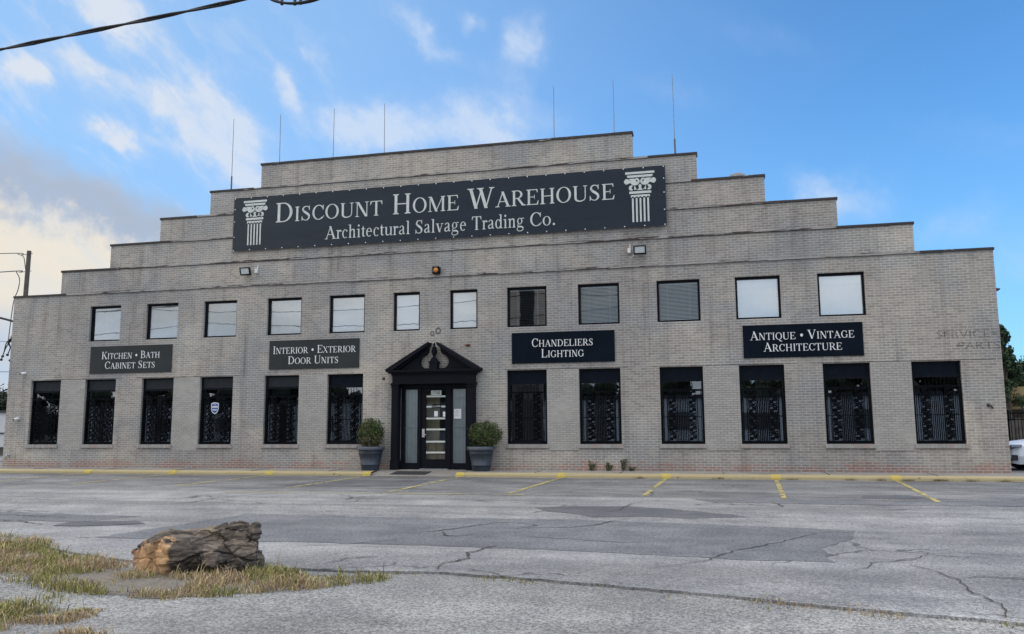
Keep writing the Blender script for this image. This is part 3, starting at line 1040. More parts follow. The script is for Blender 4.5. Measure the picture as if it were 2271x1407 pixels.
CRACKS = [([(-5.6, -10.6), (-5.3, -10.0), (-5.26, -9.01), (-4.95, -8.06), (-4.42, -7.37)], .07), ([(-2.25, -8.9), (-2.35, -8.4), (-2.0, -7.9)], .09),
          ([(1.05, -13.6), (1.11, -13.45), (1.42, -13.1), (1.65, -12.55), (1.9, -12.2), (2.3, -12.05)], .07), ([(1.38, -13.37), (1.5, -13.75), (1.72, -13.85), (1.9, -13.6)], .06),
          ([(2.28, -16.45), (2.25, -16.0), (2.42, -15.62), (2.3, -15.2), (2.5, -14.6)], .06), ([(2.2, -12.9), (2.6, -12.7), (3.17, -12.55), (3.5, -12.2), (3.65, -11.7), (3.9, -11.3)], .06),
          ([(2.4, -13.6), (3.0, -13.75), (4.08, -14.0), (4.6, -13.85)], .045), ([(2.0, -12.4), (2.35, -12.2), (2.6, -12.45), (2.35, -12.8)], .05),
          ([(6.7, -15.55), (6.86, -15.4), (7.0, -15.05), (7.3, -14.85), (7.54, -14.68), (7.78, -14.2)], .04), ([(7.3, -14.85), (7.5, -15.4), (7.64, -15.89), (7.6, -16.5), (7.68, -17.1), (7.56, -17.6)], .035),
          ([(7.64, -15.89), (8.0, -15.7), (8.6, -15.9)], .04), ([(4.6, -15.9), (5.2, -15.2), (5.5, -14.5), (6.1, -13.6), (6.7, -12.6)], .04),
          ([(-6.2, -7.75), (-4.6, -7.6), (-2.0, -7.45), (.5, -7.3), (2.5, -7.15), (3.9, -7.1), (6.5, -7.0), (10.5, -6.8)], .035), ([(6.3, -9.1), (6.55, -8.8), (6.5, -8.4), (6.4, -8.15)], .07),
          ([(3.95, -7.0), (4.0, -6.3), (3.7, -5.7)], .05), ([(.9, -6.9), (1.2, -5.6), (1.7, -5.1)], .04), ([(-8.5, -12.9), (-7.0, -12.6), (-5.6, -12.8)], .07), ([(-9.5, -12.2), (-7.6, -11.9), (-6.4, -12.1)], .06),
          ([(-7.6, -13.6), (-6.2, -13.4), (-5.4, -13.7)], .08), ([(5.2, -10.1), (6.8, -9.9), (9.0, -9.6), (12, -9.4)], .03), ([(6.2, -12.6), (8.2, -12.3), (10.4, -12.1)], .03),
          ([(3.3, -10.6), (3.6, -10.0), (3.7, -9.0), (3.9, -8.4)], .045), ([(-.6, -15.4), (.4, -14.9), (1.1, -14.2)], .03), ([(.9, -16.2), (1.0, -15.9), (1.3, -15.7)], .05),
          ([(9.6, -8.4), (10.6, -8.1), (11.6, -8.3)], .06)]
for i, (p, w) in enumerate(CRACKS):
    crack(p, w * .55, 40 + i)


# sidewalk, kerb and the ramp in front of the door
def make_walk():
    def bar(name, mat, x0, x1, prof, seed):
        """profile in (y, z) swept along x in short slightly uneven lengths"""
        rnd = random.Random(seed)
        n = max(1, int((x1 - x0) / .45))
        rows = []
        for i in range(n + 1):
            dy, dz = rnd.uniform(-.012, .012), rnd.uniform(-.006, .006)
            rows.append([(x0 + (x1 - x0) * i / n, y + (dy if k > 0 else 0), z + (dz if 0 < k < len(prof) - 1 else 0)) for k, (y, z) in enumerate(prof)])
        mb = MB()
        for a, b in zip(rows, rows[1:]):
            for k in range(len(prof) - 1):
                mb.face([a[k], b[k], b[k + 1], a[k + 1]], True)
        mb.face(rows[0])
        mb.face(list(reversed(rows[-1])))
        return tag(mb.build(name, M[mat]), kind='structure')
    walk = [(.15, -.001), (-1.20, -.008)]
    kerb = [(-1.20, -.008), (-1.40, -.014), (-1.455, -.035), (-1.475, -.075), (-1.485, -.18)]
    for a, b, s in ((-24, -5.02, 1), (-1.95, 17.5, 2)):
        bar('sidewalk', 'walk', a, b, walk, s)
        bar('kerb', 'kerb', a, b, kerb, s + 5)
    mb = MB()
    xs = [-5.05, -4.85, -2.15, -1.92]
    for xa, xb in zip(xs, xs[1:]):
        mb.face([(xa, -.02, .0), (xa, -.30, -.004), (xb, -.30, -.004), (xb, -.02, .0)])
        mb.face([(xa, -.30, -.004), (xa, -1.55, -.124), (xb, -1.55, -.124), (xb, -.30, -.004)])
    tag(mb.build('door_ramp', M['walk']), kind='structure')
    # cracks and joints across the walk
    mb = MB()
    for x in (-17.4, -14.6, -11.9, -9.1, -6.4, .2, 2.7, 5.6, 8.4, 11.1):
        mb.box(x - .008, x + .008, -1.21, -.02, -.02, .004)
    tag(mb.build('sidewalk_joint', M['crack']), kind='structure')


make_walk()

# parking bay lines with the brighter dab on the kerb at each head
LINES = [(-15.0, -15.1, 'line_worn'), (-11.78, -11.84, 'line_worn'), (-8.30, -8.46, 'line_worn'), (-5.0, -5.14, 'line_worn'), (-2.02, -2.09, 'line_worn'), (1.05, .80, 'line'),
         (4.03, 3.83, 'line'), (6.98, 6.71, 'line'), (10.02, 9.55, 'line')]
for i, (xa, xb, mt) in enumerate(LINES):
    mb = MB()
    ya, yb, w = -1.50, (-5.8, -5.7, -5.9, -6.2, -7.0, -6.85, -6.95, -7.2, -7.5)[i], .055
    N = 16
    for j in range(N):
        t0, t1 = j / N, (j + 1) / N
        P = []
        for t in (t0, t1):
            x, y = xa + (xb - xa) * t, ya + (yb - ya) * t
            P.append((x, y, gz(y) + .009))
        (x0, y0, z0), (x1, y1, z1) = P
        mb.face([(x0 - w, y0, z0), (x1 - w, y1, z1), (x1 + w, y1, z1), (x0 + w, y0, z0)])
    tag(mb.build('parking_line', M[mt]), kind='structure')
    mb = MB()
    k = .13
    pr = [(-1.20, -.001), (-1.40, -.006), (-1.460, -.026), (-1.490, -.07), (-1.500, -.125)]
    for (y0, z0), (y1, z1) in zip(pr, pr[1:]):
        mb.face([(xa - k, y0, z0), (xa - k, y1, z1), (xa + k, y1, z1), (xa + k, y0, z0)])
    tag(mb.build('kerb_mark', M['line_mark']), kind='structure')
mb = MB()
for (xa, ya), (xb, yb) in (((-6.0, -7.55), (-4.85, -7.48)), ((-4.85, -7.48), (1.2, -7.12))):
    mb.face([(xa, ya - .05, gz(ya) + .009), (xb, yb - .05, gz(yb) + .009), (xb, yb + .05, gz(yb) + .009), (xa, ya + .05, gz(ya) + .009)])
tag(mb.build('parking_line', M['line_worn']), kind='structure')

# ------------------------------------------------------------------ the warehouse
LOWC = [-18.265, -15.945, -13.595, -11.265, -8.78, -6.46, -.28, 2.02, 4.49, 6.82, 9.17, 11.545]
LOWW = 1.285
LZ0, LZ1 = .80, 3.113
UPC = [-15.91, -13.555, -11.23, -8.765, -6.45, -4.325, -2.36, -.265, 2.035, 4.48, 6.815, 9.16]
UPW = [1.295] * 5 + [.935] * 2 + [1.295] * 5
UZ0, UZ1 = 4.491, 5.777
XC = -3.345
HW_ = [16.585, 14.557, 12.523, 10.502, 8.515, 6.536]
CZ = [6.30, 7.175, 8.061, 8.929, 9.803, 10.669]
XL, XR = XC - HW_[0], XC + HW_[0]
DOOR = (-4.47, -2.21, 0.0, 2.76)
TH = .30

bld = empty('warehouse_building')
tag(bld, 'long grey painted brick warehouse with stepped parapet and two rows of black framed windows', 'building')


def make_wall():
    opens = [(c - LOWW / 2, c + LOWW / 2, LZ0, LZ1) for c in LOWC] + [(c - w / 2, c + w / 2, UZ0, UZ1) for c, w in zip(UPC, UPW)] + [DOOR]
    infill = [(LOWC[a] + LOWW / 2, LOWC[a + 1] - LOWW / 2) for a in (0, 2, 4, 6, 8, 10)]
    xs = sorted({XL, XR, *[o[0] for o in opens], *[o[1] for o in opens]})
    zs = sorted({-.3, 0.0, .60, LZ0, DOOR[3], LZ1, UZ0, UZ1, CZ[0] - .03})
    mb = MB()
    for xa, xb in zip(xs, xs[1:]):
        for za, zb in zip(zs, zs[1:]):
            cx, cz = (xa + xb) / 2, (za + zb) / 2
            if any(o[0] < cx < o[1] and o[2] < cz < o[3] for o in opens):
                continue
            inf = .60 < cz < LZ1 and any(a < cx < b for a, b in infill)
            mb.slot = 1 if inf else 0
            mb.face([(xa, 0, za), (xb, 0, za), (xb, 0, zb), (xa, 0, zb)])
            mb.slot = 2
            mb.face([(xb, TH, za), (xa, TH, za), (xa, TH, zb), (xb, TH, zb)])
    mb.slot = 0
    for a, b, z0, z1 in opens:
        mb.face([(a, 0, z0), (a, 0, z1), (a, TH, z1), (a, TH, z0)])
        mb.face([(b, 0, z1), (b, 0, z0), (b, TH, z0), (b, TH, z1)])
        mb.face([(a, 0, z1), (b, 0, z1), (b, TH, z1), (a, TH, z1)])
        mb.face([(b, 0, z0), (a, 0, z0), (a, TH, z0), (b, TH, z0)])
    mb.face([(XL, 0, -.3), (XL, 0, CZ[0] - .03), (XL, 26, CZ[0] - .03), (XL, 26, -.3)])
    mb.face([(XR, 0, -.3), (XR, 26, -.3), (XR, 26, CZ[0] - .03), (XR, 0, CZ[0] - .03)])
    mb.face([(XL, 26, -.3), (XL, 26, CZ[0] - .03), (XR, 26, CZ[0] - .03), (XR, 26, -.3)])
    mb.face([(XL, 0, CZ[0] - .03), (XR, 0, CZ[0] - .03), (XR, .4, CZ[0] - .03), (XL, .4, CZ[0] - .03)])
    # stepped parapet
    for i in range(1, 6):
        a, b = XC - HW_[i], XC + HW_[i]
        mb.box(a, b, .022 * i, .42, CZ[i - 1] - .02, CZ[i] - .03)
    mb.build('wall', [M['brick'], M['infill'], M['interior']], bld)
    mb = MB()
    mb.box(XL + .02, XR - .02, .42, 25.9, 5.95, 6.1)
    mb.build('roof', M['roof'], bld)
    mb = MB()
    mb.box(XL + .02, XR - .02, .32, 25.9, -.12, -.02)
    mb.face([(XL + .05, 9, -.02), (XR - .05, 9, -.02), (XR - .05, 9, 5.9), (XL + .05, 9, 5.9)])
    mb.box(XL + .05, XR - .05, .32, 9, 3.62, 3.72)
    mb.build('interior_floor', M['interior'], bld)
    # copings: dark capping where exposed, broken flashing where the next step rises behind it
    rnd = random.Random(11)
    for i in range(6):
        a, b = XC - HW_[i] - .035, XC + HW_[i] + .035
        inner = HW_[i + 1] if i < 5 else 0.0
        mb = MB()
        x = a
        while x < b - .01:
            L = min(rnd.uniform(.35, 1.5), b - x)
            if b - x - L < .3: L = b - x
            y0 = .022 * i - .022 - rnd.uniform(0, .012)
            ins = abs(x + L / 2 - XC) < inner
            dz = rnd.uniform(-.010, .006)
            if x == a or x + L >= b - .01: dz = 0
            mb.slot = 1 if ins else 0
            top = rnd.choice((0, 0, -.014, -.022, .006)) if ins else dz * .4
            mb.box(x, x + L - .003, y0 + (.012 if ins else 0), .45, CZ[i] - .062 + dz, CZ[i] + top)
            mb.slot = 2
            mb.box(x, x + L - .001, y0 - .006, .40, CZ[i] - .062 + dz - .012, CZ[i] - .063 + dz)  # dark strip put in as the shadow line under the coping
            x += L
        mb.build('coping', [M['coping'], M['flashing'], M['cable']], bld)
    # old lintel joints over the ground floor windows and the ledge below the infill panels
    for xa, xb in ((LOWC[0] - .1, LOWC[1] + .9), (LOWC[2] - .9, LOWC[3] + .9), (LOWC[6] - .7, LOWC[7] + .9), (LOWC[8] - .9, LOWC[9] + 1.0), (LOWC[10] - .9, XR - .15)):
        mb = MB()
        n = int((xb - xa) / .3)
        P = [(xa + (xb - xa) * i / n, rnd.uniform(3.126, 3.132), rnd.uniform(3.137, 3.146)) for i in range(n + 1)]
        for p, q in zip(P, P[1:]):
            mb.face([(p[0], -.003, p[1]), (q[0], -.003, q[1]), (q[0], -.003, q[2]), (p[0], -.003, p[2])])
        mb.build('lintel_joint', M['crack'], bld)
    for k in (6, 8, 10):
        mb = MB()
        mb.box(LOWC[k] + LOWW / 2 + .06, LOWC[k + 1] - LOWW / 2 - .06, -.003, .002, .592, .602)
        mb.build('ledge_joint', M['crack'], bld)


make_wall()


def mesh_of(ob):
    me = ob.data
    bpy.data.objects.remove(ob)
    return me


def link(name, me, parent, loc=(0, 0, 0)):
    o = bpy.data.objects.new(name, me)
    o.location = loc
    o.parent = parent
    C.objects.link(o)
    return o


# lower windows -----------------------------------------------------------
def spiral(cx, cz, r, turns, dirn, start, n=16):
    P = []
    for i in range(n + 1):
        t = i / n
        a = start + dirn * turns * 2 * math.pi * t
        rr = r * (1 - .82 * t)
        P.append((cx + rr * math.cos(a), 0, cz + rr * math.sin(a)))
    return P


def lower_meshes():
    W, H = LOWW, LZ1 - LZ0
    hw = W / 2 - .003
    out = {}
    mb = MB()
    f = .062
    y0, y1 = .10, .19
    mb.box(-hw, -hw + f, y0, y1, .003, H - .003)
    mb.box(hw - f, hw, y0, y1, .003, H - .003)
    mb.box(-hw + f, hw - f, y0, y1, .003, .07)
    mb.box(-hw + f, hw - f, y0, y1, H - .05, H - .003)
    mb.box(-hw + f, hw - f, y0 - .01, y1, 1.58, 1.635)
    mb.box(-hw + f, hw - f, y0 - .006, y1, 1.87, 1.93)
    out['window'] = mesh_of(mb.build('window', M['frame']))
    mb = MB()
    mb.box(-hw + f, hw - f, y0 + .03, y1 - .03, 1.93, H - .05)
    out['panel'] = mesh_of(mb.build('panel', M['panel']))
    mb = MB()
    mb.face([(-hw + f, .165, .07), (hw - f, .165, .07), (hw - f, .165, 1.58), (-hw + f, .165, 1.58)])
    mb.face([(-hw + f, .165, 1.635), (hw - f, .165, 1.635), (hw - f, .165, 1.87), (-hw + f, .165, 1.87)])
    out['pane'] = mesh_of(mb.build('pane', M['glass']))
    # security grille
    mb = MB()
    gy = .055
    gx = hw - .075
    g = lambda x0, x1, z0, z1: mb.box(x0, x1, gy - .008, gy + .008, z0, z1)
    g(-gx, -gx + .018, .05, 1.62)
    g(gx - .018, gx, .05, 1.62)
    for z in (.07, .80, 1.61):
        g(-gx + .018, gx - .018, z, z + .018)
    cols = ((-.40, -.19), (.19, .40))
    xs = [-gx + .06, -gx + .115]
    n = 8
    xs = [-.445, -.15, -.098, -.049, 0, .049, .098, .15, .445]
    for j, x in enumerate(xs):
        top = 1.30 if j % 2 else 1.36
        for za, zb in ((.088, .80), (.818, top)):
            mb.box(x - .0105, x + .0105, gy - .008, gy + .008, za, zb)
        mb.prism([(x - .013, top), (x, top + .075), (x + .013, top)], gy - .006, gy + .006)
    for x in (-.30, -.10, .10, .30):
        mb.box(x - .007, x + .007, gy - .006, gy + .006, 1.628, 1.86)
    for x in (-.20, 0, .20):
        mb.box(x - .007, x + .007, gy + .008, gy + .018, 1.36, 1.80)
    for a, b in cols:
        g(a - .006, a + .006, .088, 1.61)
        g(b - .006, b + .006, .088, 1.61)
        c = (a + b) / 2
        k = 11
        for q in range(k):
            z = .11 + (1.50 / k) * (q + .5)
            s = 1 if q % 2 else -1
            for (px, pz, st, dr) in ((c - .045 * s, z + .032, 0, 1), (c + .045 * s, z - .032, math.pi, 1)):
                P = [(x, gy, zz) for x, _, zz in spiral(px, pz, .055, 1.15, dr * s, st, 12)]
                mb.tube(P, [.015] * 6 + [.014] * 7, 4)
            mb.tube([(a + .01, gy, z - .06), (c, gy, z + .005), (b - .01, gy, z + .06)], .018, 4)
            mb.tube([(c - .02, gy - .004, z - .02), (c + .02, gy - .004, z + .02)], .020, 5)
    out['grille'] = mesh_of(mb.build('security_grille', M['iron']))
    # rowlock brick sill
    mb = MB()
    nb = 14
    L = W + .09
    for q in range(nb):
        xa = -L / 2 + L * q / nb
        mb.box(xa + .004, xa + L / nb - .005, -.055, .10, -.118, .0)
    mb.box(-L / 2 + .002, L / 2 - .002, -.046, .095, -.112, -.006)
    out['sill'] = mesh_of(mb.build('sill', M['sill']))
    return out


def sill_mat():
    m, t, b = base_mat('painted_sill_brick')
    p = coords(t)
    x, y, z = t.xyz(p)
    info = t.new('ShaderNodeObjectInfo')
    rnd = t.new('ShaderNodeTexWhiteNoise', noise_dimensions='2D')
    t.put(rnd.inputs['Vector'], t.comb(t.m('FLOOR', t.m('DIVIDE', t.m('ADD', x, .6875), .0982)), t.m('MULTIPLY', info.outputs['Random'], 99.0), 0.0))
    n = t.noise(p, 6, 4, .65)
    col = t.mix(rnd.outputs['Value'], (.30, .285, .265, 1), (.43, .415, .39, 1))
    col = t.mix(t.m('MULTIPLY', t.ss(t.m('ADD', t.m('MULTIPLY', rnd.outputs['Value'], .5), t.m('MULTIPLY', n, .6)), .62, .72), .45), col, (.30, .17, .14, 1))
    col = t.mul(col, t.mix(n, (.8, .8, .8, 1), (1.1, 1.1, 1.1, 1)))
    t.put(b.inputs['Base Color'], col)
    b.inputs['Roughness'].default_value = .85
    return m


M['sill'] = sill_mat()
LM = lower_meshes()
panel_grey = LM['panel'].copy()
panel_grey.materials[0] = M['panel_grey']
win_label_low = 'tall ground floor window behind an ornate black security grille'
for i, c in enumerate(LOWC):
    w = link('window', LM['window'], bld, (c, 0, LZ0))
    w['label'] = win_label_low
    link('panel', panel_grey if i < 5 else LM['panel'], w)
    link('pane', LM['pane'], w)
    link('security_grille', LM['grille'], w)
    link('sill', LM['sill'], w)
    if i in (5, 6):
        mb = MB()
        mb.box(-.50, .46, .0, .05, .01, .11)
        mb.box(-.52, .48, -.012, .05, .11, .125)
        mb.build('window_box', M['frame'], w)


# upper windows -----------------------------------------------------------
def upper_meshes(W):
    H = UZ1 - UZ0
    hw = W / 2 - .003
    out = {}
    mb = MB()
    f = .058
    y0, y1 = .085, .17
    mb.box(-hw, -hw + f, y0, y1, .003, H - .003)
    mb.box(hw - f, hw, y0, y1, .003, H - .003)
    mb.box(-hw + f, hw - f, y0, y1, .003, .055)
    mb.box(-hw + f, hw - f, y0, y1, H - .075, H - .003)
    out['window'] = mesh_of(mb.build('window', M['frame']))
    mb = MB()
    a, b, z0, z1 = -hw + f, hw - f, .055, H - .075
    mb.face([(a, .14, z0), (b, .14, z0), (b, .14, z1), (a, .14, z1)])
    out['pane'] = mesh_of(mb.build('pane', M['glass_up']))
    out['pane_dim'] = out['pane'].copy()
    out['pane_dim'].materials[0] = M['glass_dim']

    def slats(tilt, n, gap=.016):
        mb = MB()
        dz = (z1 - z0 - .03) / n
        for k in range(n):
            zc = z0 + .012 + dz * (k + .5)
            h = .021 if tilt > 45 else (.019 if tilt > 20 else .0075)
            cy, sy = math.cos(R(tilt)) * h, math.sin(R(tilt)) * h
            yc = .205
            mb.face([(a + gap, yc - cy, zc - sy), (b - gap, yc - cy, zc - sy), (b - gap, yc, zc + .002), (a + gap, yc, zc + .002)])
            mb.face([(a + gap, yc, zc + .002), (b - gap, yc, zc + .002), (b - gap, yc + cy, zc + sy), (a + gap, yc + cy, zc + sy)])
        mb.box(a + gap, b - gap, .185, .225, z1 - .03, z1 - .002)
        for x in (a + (b - a) * .22, a + (b - a) * .78):
            mb.box(x - .003, x + .003, .178, .181, z0 + .01, z1 - .03)
        return mb
    out['closed'] = mesh_of(slats(63, 30).build('blind', M['blind']))
    out['half'] = mesh_of(slats(38, 27).build('blind', M['blind']))
    out['open'] = mesh_of(slats(12, 21).build('blind', M['blind']))
    mb = MB()
    zt = z1 - (z1 - z0) * .20
    mb.face([(a + .012, .20, z0 + .006), (b - .012, .20, z0 + .006), (b - .012, .20, zt), (a + .012, .20, zt)])
    mb.slot = 1
    mb.box(a + .012, b - .012, .185, .199, zt, z1)
    out['shade'] = mesh_of(mb.build('roller_shade', [M['shade'], M['shade_top']]))
    mb = MB()
    mb.face([(a + .01, .20, z0 + .004), (b - .01, .20, z0 + .004), (b - .01, .20, z1), (a + .01, .20, z1)])
    mb.tube([(a + .01, .20, z0 + .012), (b - .01, .20, z0 + .012)], .010, 6)
    out['plain'] = mesh_of(mb.build('roller_shade', M['shade']))
    return out


UM = {1.295: upper_meshes(1.295), .935: upper_meshes(.935)}
KIND = ['closed', 'closed', 'closed', 'closed', 'plain', 'plain', 'plain', 'open', 'half', 'half', 'shade', 'shade']
for c, w, k in zip(UPC, UPW, KIND):
    ms = UM[w]
    o = link('window', ms['window'], bld, (c, 0, UZ0))
    o['label'] = 'square upper floor window with ' + {'closed': 'closed white blinds', 'plain': 'a pale pulled-down shade', 'open': 'open blinds and a dark room',
                                                     'half': 'half-open white blinds', 'shade': 'a two-tone pale roller shade'}[k]
    link('pane', ms['pane_dim' if k in ('open', 'half') else 'pane'], o)
    link('roller_shade' if k in ('shade', 'plain') else 'blind', ms[k], o)


# doorway -----------------------------------------------------------------
def make_door():
    fx0, fx1, fz = DOOR[0], DOOR[1], DOOR[3]
    mb = MB()                                              # entablature and linings
    mb.box(-4.68, -1.93, -.28, -.001, 2.765, 3.02)
    mb.box(-4.72, -1.89, -.31, -.001, 2.725, 2.765)
    mb.box(-4.70, -1.91, -.295, -.001, 2.995, 3.022)
    for k in range(36):                                    # dentils
        x = -4.70 + k * .0775
        mb.box(x, x + .045, -.33, -.29, 3.03, 3.065)
    mb.box(-4.72, -1.89, -.29, -.001, 3.022, 3.07)
    mb.box(-4.80, -1.80, -.36, -.001, 3.07, 3.115)
    mb.box(-4.86, -1.73, -.41, -.001, 3.115, 3.165)
    mb.box(fx0 + .002, fx0 + .05, -.001, .20, 0, fz - .002)
    mb.box(fx1 - .05, fx1 - .002, -.001, .20, 0, fz - .002)
    mb.box(fx0 + .05, fx1 - .05, -.001, .20, 2.60, fz - .002)
    mb.box(-3.885, -3.81, .02, .19, 0, 2.60)               # mullions
    mb.box(-2.865, -2.795, .02, .19, 0, 2.60)
    mb.box(fx0 + .05, -3.885, .03, .19, 0, .16)
    mb.box(-2.795, fx1 - .05, .03, .19, 0, .16)
    sur = mb.build('door_surround', M['black_paint'], bld)
    sur['label'] = 'black classical doorway with broken pediment and peeling paint'
    for x0, x1 in ((-4.73, -4.46), (-2.19, -1.91)):
        mb = MB()
        mb.box(x0, x1, -.28, -.001, .0, .30)
        mb.box(x0 + .02, x1 - .02, -.255, -.001, .30, 2.60)
        mb.box(x0 + .055, x1 - .055, -.268, -.255, .36, 2.50)
        mb.box(x0 + .005, x1 - .005, -.275, -.001, 2.60, 2.635)
        mb.box(x0 - .015, x1 + .015, -.30, -.001, 2.69, 2.724)
        mb.box(x0 + .01, x1 - .01, -.265, -.001, 2.635, 2.69)
        mb.build('pilaster', M['black_paint'], sur)
    xm = -3.29
    for s in (-1, 1):
        X = lambda d: xm + s * d
        tip = 1.585 if s > 0 else 1.60
        body = [(1.44, 3.166), (.30, 3.90), (.20, 3.86), (.235, 3.74), (.30, 3.66), (.42, 3.60), (.485, 3.50), (.50, 3.41), (.47, 3.32), (.40, 3.25), (.30, 3.225), (.16, 3.22), (.16, 3.166)]
        mb = MB()
        mb.prism([(X(d), z) for d, z in (body if s < 0 else reversed(body))], -.20, -.001)
        rake = [(tip, 3.166), (tip - .02, 3.205), (.165, 4.045), (.125, 4.05), (.18, 3.93), (1.36, 3.166)]
        mb.prism([(X(d), z) for d, z in (rake if s < 0 else reversed(rake))], -.42, -.001)
        r2 = [(1.34, 3.167), (.20, 3.915), (.225, 3.865), (1.22, 3.167)]
        mb.prism([(X(d), z) for d, z in (r2 if s < 0 else reversed(r2))], -.30, -.002)
        for k in range(17):                                # small dentils under the raking cornice
            t = (k + .5) / 17
            d, z = 1.24 + (.24 - 1.24) * t, 3.185 + (3.84 - 3.185) * t
            mb.box(X(d) - .017, X(d) + .017, -.26, -.20, z - .02, z + .02)
        mb.build('pediment', M['black_paint'], sur)
    mb = MB()
    mb.box(xm - .13, xm + .13, -.30, -.04, 3.166, 3.40)
    mb.box(xm - .155, xm + .155, -.32, -.02, 3.40, 3.44)
    mb.box(xm - .15, xm + .15, -.315, -.03, 3.166, 3.20)
    mb.prism([(xm - .12, 3.44), (xm + .12, 3.44), (xm + .05, 3.56), (xm - .05, 3.56)], -.27, -.07)
    mb.lathe([(.035, .0), (.05, .02), (.04, .05), (.085, .17), (.10, .24), (.085, .27), (.06, .30), (.10, .31), (.05, .36), (.03, .40), (.045, .43), (.03, .47), (.0, .52)], (xm, -.17, 3.55), 14)
    mb.build('urn_finial', M['black_paint'], sur)
    # sidelights
    for x0, x1 in ((-4.42, -3.885), (-2.795, -2.26)):
        mb = MB()
        mb.box(x0, x0 + .045, .06, .16, .16, 2.60)
        mb.box(x1 - .045, x1, .06, .16, .16, 2.60)
        mb.box(x0 + .045, x1 - .045, .06, .16, .16, .20)
        mb.box(x0 + .045, x1 - .045, .06, .16, 2.56, 2.60)
        sl = mb.build('sidelight', M['black_paint'], bld)
        mb = MB()
        mb.face([(x0 + .045, .11, .20), (x1 - .045, .11, .20), (x1 - .045, .11, 2.56), (x0 + .045, .11, 2.56)])
        mb.build('pane', M['frost'], sl)
        mb = MB()
        for k in range(7):
            xa = x0 + .05 + k * .064
            mb.box(xa, xa + .058, .20 + .012 * (k % 2), .206 + .012 * (k % 2), .2, 2.56)
        mb.build('curtain', M['curtain'], sl)
        for za in ((1.30, 2.27) if x0 > -3 else (1.30,)):
            mb = MB()
            mb.box(x0 + .045, x1 - .045, .113, .125, za, za + .033)
            mb.build('rail', M['metal'], sl)
    # door leaf
    x0, x1 = -3.805, -2.87
    mb = MB()
    mb.box(x0, -3.64, .07, .115, .03, 2.595)
    mb.box(-2.985, x1, .07, .115, .03, 2.595)
    mb.box(-3.64, -2.985, .07, .115, .03, .32)
    mb.box(-3.64, -2.985, .07, .115, 2.52, 2.595)
    dr = mb.build('entrance_door', M['black_paint'], bld)
    mb = MB()
    mb.face([(-3.64, .095, .32), (-2.985, .095, .32), (-2.985, .095, 2.52), (-3.64, .095, 2.52)])
    mb.build('pane', M['glass_door'], dr)
    for z in (2.33, 2.00, 1.62, 1.27, .88, .535):
        mb = MB()
        mb.box(-3.632, -2.993, .084, .092, z - .028, z + .028)
        mb.build('bar', M['bar'], dr)
    mb = MB()
    mb.box(-3.765, -3.675, .052, .069, 1.02, 1.29)
    mb.tube([(-3.72, .069, 1.10), (-3.72, .015, 1.10), (-3.60, .012, 1.10)], .011, 8)
    mb.lathe([(.026, 0), (.026, .03), (0, .03)], (-3.72, .04, 1.21), 12)
    mb.build('handle', M['chrome'], dr)
    mb = MB()
    mb.box(-3.81, -2.86, -.05, .19, 0, .028)
    mb.build('threshold', M['metal'], bld)


M['bar'] = plain('door_bar_white', (.60, .63, .58), .55, 0, .06)
M['curtain'] = plain('grey_curtain', (.52, .58, .58), .9, 0, .15, 3)
M['glass_door'] = glass_mat('door_glass', (.93, .93, .88), .045)
make_door()


# cartons standing inside the door
mb = MB()
mb.box(-4.45, -3.36, .62, .68, -.02, 2.72)
mb.box(-3.30, -2.23, 1.05, 1.11, -.02, 2.72)
mb.build('lit_lobby_backing', M['lobby'], bld)  # added close behind the glass; pale olive stands in for a lit interior


def carton(x, y, z, sx, sy, sz, lab):
    mb = MB()
    mb.box(x - sx / 2, x + sx / 2, y, y + sy, z, z + sz)
    o = mb.build('carton', M['box'], None, (x, y, z))
    m2 = MB()
    m2.box(x - .025, x + .025, y - .002, y + sy + .002, z + .002, z + sz + .002)
    t_ = m2.build('tape', M['paper2'], o, (x, y, z))
    tag(o, lab, 'box', 'cartons behind the glass door')


M['paper2'] = plain('brown_tape', (.16, .125, .08), .5, 0, .1)
carton(-3.30, .22, -.02, .55, .36, .50, 'lower brown carton just inside the glass entrance door')
carton(-3.34, .24, .481, .46, .32, .38, 'upper brown carton stacked inside the glass entrance door')

# a lit ceiling tube seen through the transom of one window
t_ = empty('ceiling_light', (6.85, 1.1, 2.86))
mb = MB()
mb.box(6.40, 7.30, 1.04, 1.16, 2.80, 2.86)
mb.tube([(6.85, 1.1, 2.86), (6.85, 1.1, 3.62)], .012, 6)
mb.build('housing', M['white'], t_, (6.85, 1.1, 2.86))
mb = MB()
mb.tube([(6.44, 1.1, 2.785), (7.26, 1.1, 2.785)], .022, 8)
mb.build('tube', M['tube_lit'], t_, (6.85, 1.1, 2.86))
tag(t_, 'lit fluorescent tube glowing inside the window below the antique sign', 'light')


